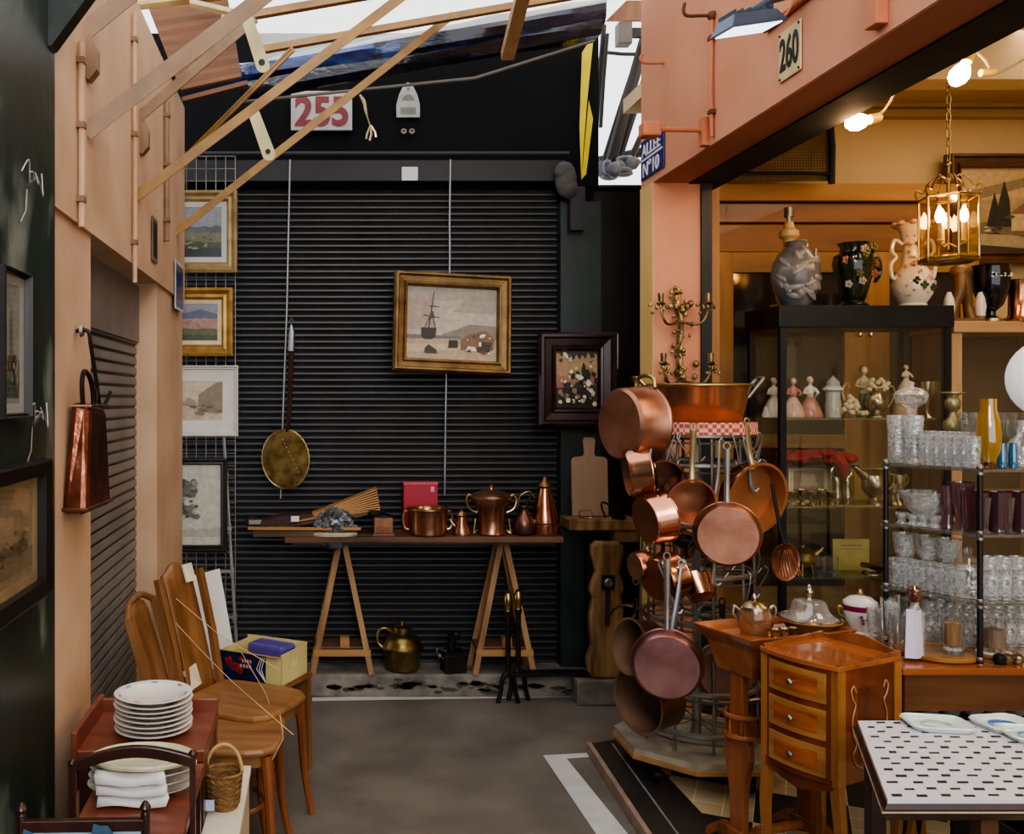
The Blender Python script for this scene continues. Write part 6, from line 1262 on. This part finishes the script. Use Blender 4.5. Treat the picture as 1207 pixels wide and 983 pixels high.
t = O('crystal_compote', 'footed crystal sweet dish standing behind the tall crystal vases', 'dish', 1074, 3.48, ZS[0]); m = MB(); m.lathe([(0,0),(.045,0),(.012,.02),(.012,.16),(.02,.2),(.05,.22),(.058,.25),(.054,.25),(.0,.215)], 24); m.build('dish', crystal, t); m = MB(); m.lathe([(.056,.25),(.05,.262),(.03,.275),(.008,.28),(.012,.295),(0,.3)], 20); m.build('lid', crystal, t)
for i in range(6):
    px = 1092+10.8*i; gl('crystal_tumbler', 'cut crystal tumbler on the top glass shelf, '+ORD[i]+' from the left', 'tumbler', px, Ye(px)+.045, ZS[0], tumb(.0265,.108), group='crystal tumblers on the top glass shelf')
for i in range(5):
    px = 1098+10.8*i; gl('crystal_tumbler', 'cut crystal tumbler in the rear row of the top glass shelf, '+ORD[i]+' from the left', 'tumbler', px, Ye(px)+.13, ZS[0], tumb(.028,.118), group='crystal tumblers in the rear row')
for i, px in enumerate((1140, 1153, 1175, 1188, 1201)): gl('wine_glass', 'clear stemmed glass at the back of the top shelf, '+ORD[i]+' from the left', 'wine glass', px, 3.36, ZS[0], gob(.032,.185), clear, 'stemmed glasses at the back of the top glass shelf')
t = O('candlestick', 'old turned brass candlestick behind the crystal tumblers', 'candlestick', 1123, 3.45, ZS[0]); m = MB(); m.lathe([(0,0),(.045,0),(.04,.012),(.014,.03),(.012,.08),(.025,.10),(.032,.13),(.03,.15),(.014,.17),(.012,.185),(.024,.2),(.026,.225),(.018,.24),(.02,.25),(.042,.255),(.042,.26),(0,.262)], 20); m.build('stem', M('greenish_brass','a3966a',.4,.7,.3,14), t)
t = O('amber_vase', 'tall golden amber glass vase on a small foot at the shelf corner', 'vase', 1165, 3.19, ZS[0]); m = MB(); m.lathe([(0,.02),(.022,.02),(.034,.06),(.038,.10),(.034,.16),(.024,.2),(.024,.235),(.0205,.235),(.02,.2),(.028,.15),(.03,.09),(0,.03)], 24); m.build('body', tinted('golden_glass','cf9a12',.62), t); m = MB(); m.lathe([(0,0),(.022,0),(.024,.006),(.01,.014),(.016,.022),(0,.024)], 16); m.build('foot', tinted('brown_amber','8a5216',.6), t)
for i, px in enumerate((1181, 1194)): gl('blue_bottle', ['left','right'][i]+' of two small bright blue glass bottles beside the amber vase', 'bottle', px, 3.18, ZS[0], [(0,0),(.012,0),(.014,.01),(.014,.05),(.011,.075),(.012,.085),(0,.085)], tinted('turquoise_glass','1f86b8',.7), 'small blue bottles', 12)
gl('crystal_decanter', 'stout clear crystal decanter at the right edge of the top shelf', 'decanter', 1205, 3.24, ZS[0], [(0,0),(.04,0),(.045,.03),(.042,.08),(.018,.11),(.014,.15),(.02,.16),(.016,.16),(0,.12)])
t = O('globe_lamp', 'white opal globe lamp cut off by the right edge of the photo', 'lamp', 1236, 3.2, ZS[0]); m = MB(); m.lathe([(0,0),(.05,0),(.05,.012),(.012,.03),(.010,.17),(.03,.185),(.03,.2),(0,.2)], 20); m.build('stem', brass, t); m = MB(); m.ball((0,0,.305),(.122,.122,.135),28); m.build('globe', M('opal_white','eceef0',.25,0,.03,3,emit=('f2f5ff',.35)), t)
# second shelf
gl('crystal_bowl', 'wide footed crystal bowl on the second glass shelf', 'bowl', 1090, 3.36, ZS[1], [(0,0),(.06,0),(.03,.015),(.025,.03),(.06,.06),(.085,.12),(.08,.12),(.055,.065),(0,.04)], part='bowl', n=28)
for i in range(4): gl('dessert_glass', 'low crystal dessert glass before the footed bowl, '+ORD[i]+' from the left', 'dessert glass', 1063+13*i, Ye(1063+13*i)+.035, ZS[1], [(0,0),(.022,0),(.01,.012),(.024,.04),(.022,.04),(0,.02)], group='low dessert glasses', n=14)
rosegl = tinted('rose_glass','9c6a70',.4); plumgl = tinted('plum_glass','6b3a44',.5)
for i, (px, h_, r_) in enumerate(((1117,.15,.032),(1134,.165,.034))): gl('rose_vase', ['left scalloped','right taller'][i]+' of two flared rose glass vases on the second shelf', 'vase', px, Ye(px)+.06, ZS[1], [(0,0),(r_*.8,0),(r_*.55,.03),(r_*.9,h_*.6),(r_*1.2,h_),(r_*1.1,h_),(r_*.8,h_*.6),(0,.03)], rosegl)
for i, px in enumerate((1149, 1176, 1203)): gl('plum_tumbler', 'large plum coloured glass tumbler on the second shelf, '+ORD[i]+' from the left', 'tumbler', px, 3.20, ZS[1], tumb(.042,.135,.8), plumgl, 'plum tumblers on the second shelf', 24)
for i, px in enumerate((1162, 1190)): gl('clear_flute', ['left','right'][i]+' of two clear flutes between the plum tumblers', 'flute', px, 3.165, ZS[1], [(0,0),(.018,0),(.006,.01),(.016,.12),(.014,.12),(0,.03)], clear, 'clear flutes', 14)
# third shelf
for i, px in enumerate((1067, 1094, 1118)): gl('wine_glass', 'big cut crystal wine glass on the third shelf, '+ORD[i]+' from the left', 'wine glass', px, Ye(px)+.10, ZS[2], gob(.042,.185,.42), group='big wine glasses on the third shelf', n=24)
for i, px in enumerate((1058, 1072, 1086, 1102, 1115, 1127)): gl('square_tumbler', 'low cut crystal tumbler on the third shelf, '+ORD[i]+' from the left', 'tumbler', px, Ye(px)+.04, ZS[2], tumb(.030,.10,.9), group='low tumblers on the third shelf', n=8)
t = gl('lidded_jar', 'lidded crystal jar with ball knob by the front black post', 'jar', 1141, Ye(1141)+.05, ZS[2], [(0,0),(.036,0),(.039,.09),(.03,.115),(0,.115)], part='jar'); m = MB(); m.lathe([(.036,.115),(.03,.135),(.012,.145),(.016,.165),(.0,.175)], 20); m.build('lid', clear, t)
for i, px in enumerate((1166, 1182, 1200)): gl('highball_glass', 'tall crystal highball on the third shelf right of the post, '+ORD[i]+' from the left', 'highball glass', px, 3.18, ZS[2], tumb(.026,.145,.95), group='highballs on the third shelf')
# table level
for i, (px, Y) in enumerate(((1030,3.30),(1041,3.24),(1051,3.30),(1059,3.2),(1046,3.42),(1062,3.4))): gl('liqueur_glass', 'small clear glass at the left of the display table, '+ORD[i]+' of the cluster', 'glass', px, Y, ZD, gob(.024,.15+.01*(i % 3),.35), clear if i % 2 else crystal, 'small clear glasses left of the decanter', 16)
t = O('round_tray', 'round gilt wooden tray under the decanter and candle jar', 'tray', 1103, 3.24, ZD); m = MB(); m.lathe([(0,0),(.118,0),(.125,.006),(.125,.016),(.118,.018),(.112,.01),(0,.009)], 36); m.build('tray', wood('gilt_wood','a8793c','7d5420','x',.35,5,.3), t)
t = O('decanter', 'square decanter with dark red stopper and white label paper', 'decanter', 1078, 3.21, ZD+.011); m = MB(); m.lathe([(0,0),(.03,0),(.032,.14),(.014,.165),(.013,.18),(0,.18)], 8); m.build('bottle', crystal, t)
m = MB(); m.lathe([(0,.18),(.016,.18),(.024,.2),(.022,.225),(.01,.235),(0,.235)], 12); m.build('stopper', tinted('ruby_brown','7a3a2c',.7), t)
t = O('folded_paper', 'folded white paper card standing against the red stoppered decanter', 'card', 1078, 3.165, ZD+.011, rz=R(8)); m = MB(); m.poly([(-.036,0,0),(-.006,-.014,0),(-.006,-.006,.165),(-.03,0,.165)]); m.poly([(.0,-.014,0),(.034,0,0),(.028,.004,.16),(.0,-.006,.16)]); m.poly([(-.006,-.014,0),(.0,-.014,0),(.0,-.006,.16),(-.006,-.006,.165)]); o = m.build('sheet', M('lavender_white_paper','cfcbe0',.6,0,.05,9), t); s_ = o.modifiers.new('s','SOLIDIFY'); s_.thickness = .0015
t = gl('candle_jar', 'glass jar with an amber candle on the round tray', 'candle jar', 1123, 3.22, ZD+.011, [(0,0),(.034,0),(.036,.11),(.034,.112),(.032,.01),(0,.008)], clear, part='jar'); m = MB(); m.lathe([(0,.03),(.024,.03),(.024,.105),(0,.105)], 18); m.build('candle', M('amber_wax','b0762c',.5,0,.15,6), t)
m = MB()
for i in range(7): m.ball((.02*math.cos(i*.9),.02*math.sin(i*.9),.016),(.012,.01,.008),6)
m.build('white_pebbles', white_c, t)
t = gl('candle_jar', 'glass jar with a tan candle right of the black post', 'candle jar', 1172, 3.22, ZD+.02, [(0,0),(.034,0),(.036,.10),(.034,.102),(.032,.01),(0,.008)], clear, part='jar'); m = MB(); m.lathe([(0,.01),(.03,.01),(.03,.075),(0,.075)], 18); m.build('candle', M('tan_wax','9a744a',.6,0,.15,6), t); m = MB(); m.lathe([(0,-.02),(.045,-.02),(.055,-.005),(.05,-.002),(0,-.004)], 22); m.build('saucer', creamc, t)
for i in range(6): px = 1094+11*i; gl('tall_glass', 'tall clear glass behind the round tray, '+ORD[i]+' from the left', 'glass', px, 3.40-.01*i, ZD, tumb(.026,.155+.012*(i % 2),.85), crystal, 'tall glasses behind the round tray', 14)
for i in range(4): px = 1158+15*i; gl('tall_glass', 'tall cut glass behind the tan candle, '+ORD[i]+' from the left', 'glass', px, 3.36, ZD, tumb(.028,.17,.9), crystal, 'tall cut glasses right of the post', 14)
for i, px in enumerate((1178, 1187, 1199)):
    t = O('salt_shaker', ['left dark','middle small','right pale banded'][i]+' shaker at the front right of the display table', 'shaker', px, 3.13, ZD); m = MB(); m.lathe([(0,0),(.014,0),(.02,.012),(.017,.028),(.008,.034),(0,.036)], 12); m.build('body', [iron, gilt, silver][i], t)
t = O('white_tureen', 'white porcelain lidded jar with magenta band and gold knob', 'jar', 1014, 3.5, ZD); m = MB(); m.lathe([(0,0),(.045,0),(.035,.02),(.04,.035),(.06,.07),(.062,.115),(.058,.12),(0,.12)], 28); m.build('body', white_c, t)
m = MB(); m.lathe([(.0615,.098),(.0632,.1),(.0632,.116),(.061,.118)], 28); m.build('magenta_band', M('magenta_glaze','7d1f3f',.25), t)
m = MB(); m.lathe([(.06,.12),(.058,.13),(.035,.148),(.01,.153),(0,.154)], 28); m.build('lid', white_c, t); m = MB(); m.lathe([(.006,.152),(.012,.165),(.008,.175),(0,.178)], 12); m.build('gold_knob', brass, t)
for s in (-1, 1): m = MB(); m.tube([(s*.055,0,.10),(s*.08,0,.11),(s*.082,0,.085),(s*.058,0,.07)], .006, 6); m.build('handle', brass, t)
m = MB()
for i in range(9): m.ball((-.03+.02*(i % 4)+rr.uniform(-.005,.005), -.062, .06+.012*(i % 3)), (.007,.003,.006), 6)
m.build('purple_flowers', M('purple_flower','6d3f74',.3), t)

# ------------------------------------------------------------------ pebble patterned table, bottom right
fl, nl = Vector((1.512,2.619,.72)), Vector((1.27,2.084,.72)); ex = Vector((.75,.0,0))
pt = T('patterned_table', 'low table with white top dotted with black squares at bottom right', 'table', (nl.x, nl.y, 0))
c4 = [nl-nl, ex, ex+(fl-nl), fl-nl]; cc = sum(c4, Vector())/4
def ins(p, k): return cc+(p-cc)*k
dk = M('dark_lacquer_edge', '2b1a15', .25, 0, .3, 8)
m = MB(); m.hexa([ins(p,.97)+Vector((0,0,.675)) for p in c4],[ins(p,1)+Vector((0,0,.69)) for p in c4]); m.hexa([ins(p,1)+Vector((0,0,.69)) for p in c4],[ins(p,1)+Vector((0,0,.70)) for p in c4]); m.build('frame', dk, pt)
m = MB(); m.hexa([ins(p,1.004)+Vector((0,0,.694)) for p in c4],[ins(p,1.004)+Vector((0,0,.698)) for p in c4]); m.build('pale_stringing', M('pale_string','b9a58a',.4), pt)
m = MB(); m.hexa([ins(p,.985)+Vector((0,0,.70)) for p in c4],[ins(p,.972)+Vector((0,0,.712)) for p in c4]); m.build('bevel_moulding', wood_rd, pt)
m = MB(); m.hexa([ins(p,.968)+Vector((0,0,.705)) for p in c4],[ins(p,.964)+Vector((0,0,.72)) for p in c4]); m.cur = 1
rr = random.Random(14); q0, qx, qy = ins(c4[0],.96), (ins(c4[1],.96)-ins(c4[0],.96)), (ins(c4[3],.96)-ins(c4[0],.96))
for j in range(14):
    for i in range(13):
        u = (i+.5+(j % 2)*.5)/13.2; v = (j+.6)/14
        if u > .97: continue
        u += rr.uniform(-.008,.008); v += rr.uniform(-.007,.007); a, b = .0165*rr.uniform(.75,1.15), .0135*rr.uniform(.7,1.1)
        m.poly([q0+qx*(u+du*a*1.0)+qy*(v+dv*b)+Vector((0,0,.7206)) for du, dv in ((-1,-1),(1,-1),(1,1),(-1,1))])
m.build('mosaic_top', [M('off_white_mosaic','c9c6cc',.45,0,.06,14), M('black_mosaic','1d1a20',.4)], pt)
for b_, mt in (((fl-nl)+Vector((.045,-.03,0)), wood_rd), (Vector((.27,.06,0)), wood('brown_leg','5d3a28','40261a','z',.35,5)), ((fl-nl)+Vector((.68,-.03,0)), wood_rd), (Vector((.7,.06,0)), wood_rd)):
    m = MB(); m.beam(b_+Vector((0,0,.68)), b_+Vector((0,0,.05 if b_.y > .3 or 1 else 0)), .04, .036, (0,1,0)); m.build('leg', mt, pt)
def dish(label, u, v, r, cols, rz=0, asp=1.0, name='glazed_dish'):
    c = nl+q0+qx*u+qy*v-nl*0; t = T(name, label, 'dish', (nl.x+(q0+qx*u+qy*v).x, nl.y+(q0+qx*u+qy*v).y, .7215), rz)
    m = MB(); ol = rrect(r*2*asp, r*2, r*.5, 5); n = len(ol)
    vs = [(x*.88,y*.88,0) for x,y in ol]+[(x,y,.012) for x,y in ol]+[(x*.95,y*.95,.016) for x,y in ol]+[(x*.7,y*.7,.004) for x,y in ol]
    m._add(vs, [tuple(range(n-1,-1,-1))]+[(k*n+i,k*n+(i+1)%n,(k+1)*n+(i+1)%n,(k+1)*n+i) for k in range(3) for i in range(n)]+[tuple(3*n+i for i in range(n))], True); m.build('dish', M('glazed_white','ccd6d2',.15,0,.06,9,coat=.5), t)
    m = MB(); 
    for k, col in enumerate(cols): 
        m = MB(); m.tube([(r*.6*math.cos(a*.4+k*2.4),r*.5*math.sin(a*.4+k*2.4),.0055) for a in range(8)], [.002,.006,.009,.011,.011,.009,.006,.002], 6, flat=.15); m.build('brushed_swirl', M('glaze_'+col, col, .2), t)
dish('pale green white rectangular dish at the far edge of the dotted table', .29, .905, .060, ['a9c6b4'], R(-10), 1.35)
dish('white dish with a bright blue swirl at the far edge of the dotted table', .55, .90, .062, ['2f66b0','7fa6c8'], R(8), 1.2)
dish('white dish with a turquoise swirl near the right edge of the dotted table', .63, .74, .062, ['3f8fa8'], R(-6), 1.3)
dish('white dish with a dark teal swirl, nearest of the swirled dishes', .77, .58, .06, ['2f7aa0','5fa0b0'], R(12), 1.2)
t = T('folding_trestle', 'pale wood folding trestle standing beneath and behind the dotted table', 'trestle', (1.86, 2.78, .05))
for y in (-.1,.1):
    for s in (-1, 1): m = MB(); m.beam((s*-.03+.0,y,.5),(s*.045-.0,y,0),.028,.022,(0,1,0)); m.build('leg', wood('honey_trestle','b07c40','8a5a28','z',.5,4), t)
m = MB(); m.box(-.045,.045,-.12,.12,.5,.525); m.build('top_bar', wood('honey_trestle','b07c40','8a5a28'), t)
t = T('dark_bin', 'dark open storage bin on the tiles under the dotted table', 'bin', (1.98, 2.46, .05))
m = MB()
for a in ((-.2,.25,-.15,-.142,0,.47),(-.2,.25,.142,.15,0,.47),(-.2,-.192,-.15,.15,0,.47),(.242,.25,-.15,.15,0,.47),(-.2,.25,-.15,.15,0,.01)): m.box(*a)
m.build('body', M('black_green_plastic','12191a',.3,0,.2,6), t)
m = MB(); m.box(-.17,-.05,-.152,-.15,.39,.44); m.build('pale_label', M('dim_label','8a8574',.6), t)

# ------------------------------------------------------------------ added fill lights: unseen ones in the shop, soft daylight
def area(name, loc, rot, sx, sy, power, col):
    l = bpy.data.lights.new(name, 'AREA'); l.shape = 'RECTANGLE'; l.size = sx; l.size_y = sy; l.energy = power; l.color = col
    o = bpy.data.objects.new(name, l); C.objects.link(o); o.location = loc; o.rotation_euler = rot; return o
area('shop_ceiling_fill', (3.3, 1.9, 3.2), (0, 0, 0), 1.2, 2.0, 46, (1, .82, .60))  # added out of view to brighten the shop, no fitting modelled
area('sky_fill_behind', (.3, -2.6, 3.6), (R(62), 0, 0), 2.2, 2.0, 130, (1,.97,.93))  # added fill panel standing in for open sky behind the camera
area('shop_back_fill', (3.6, 4.2, 3.2), (0, 0, 0), 1.2, .8, 16, (1, .80, .56))  # second unseen fill added for the rear of the shop
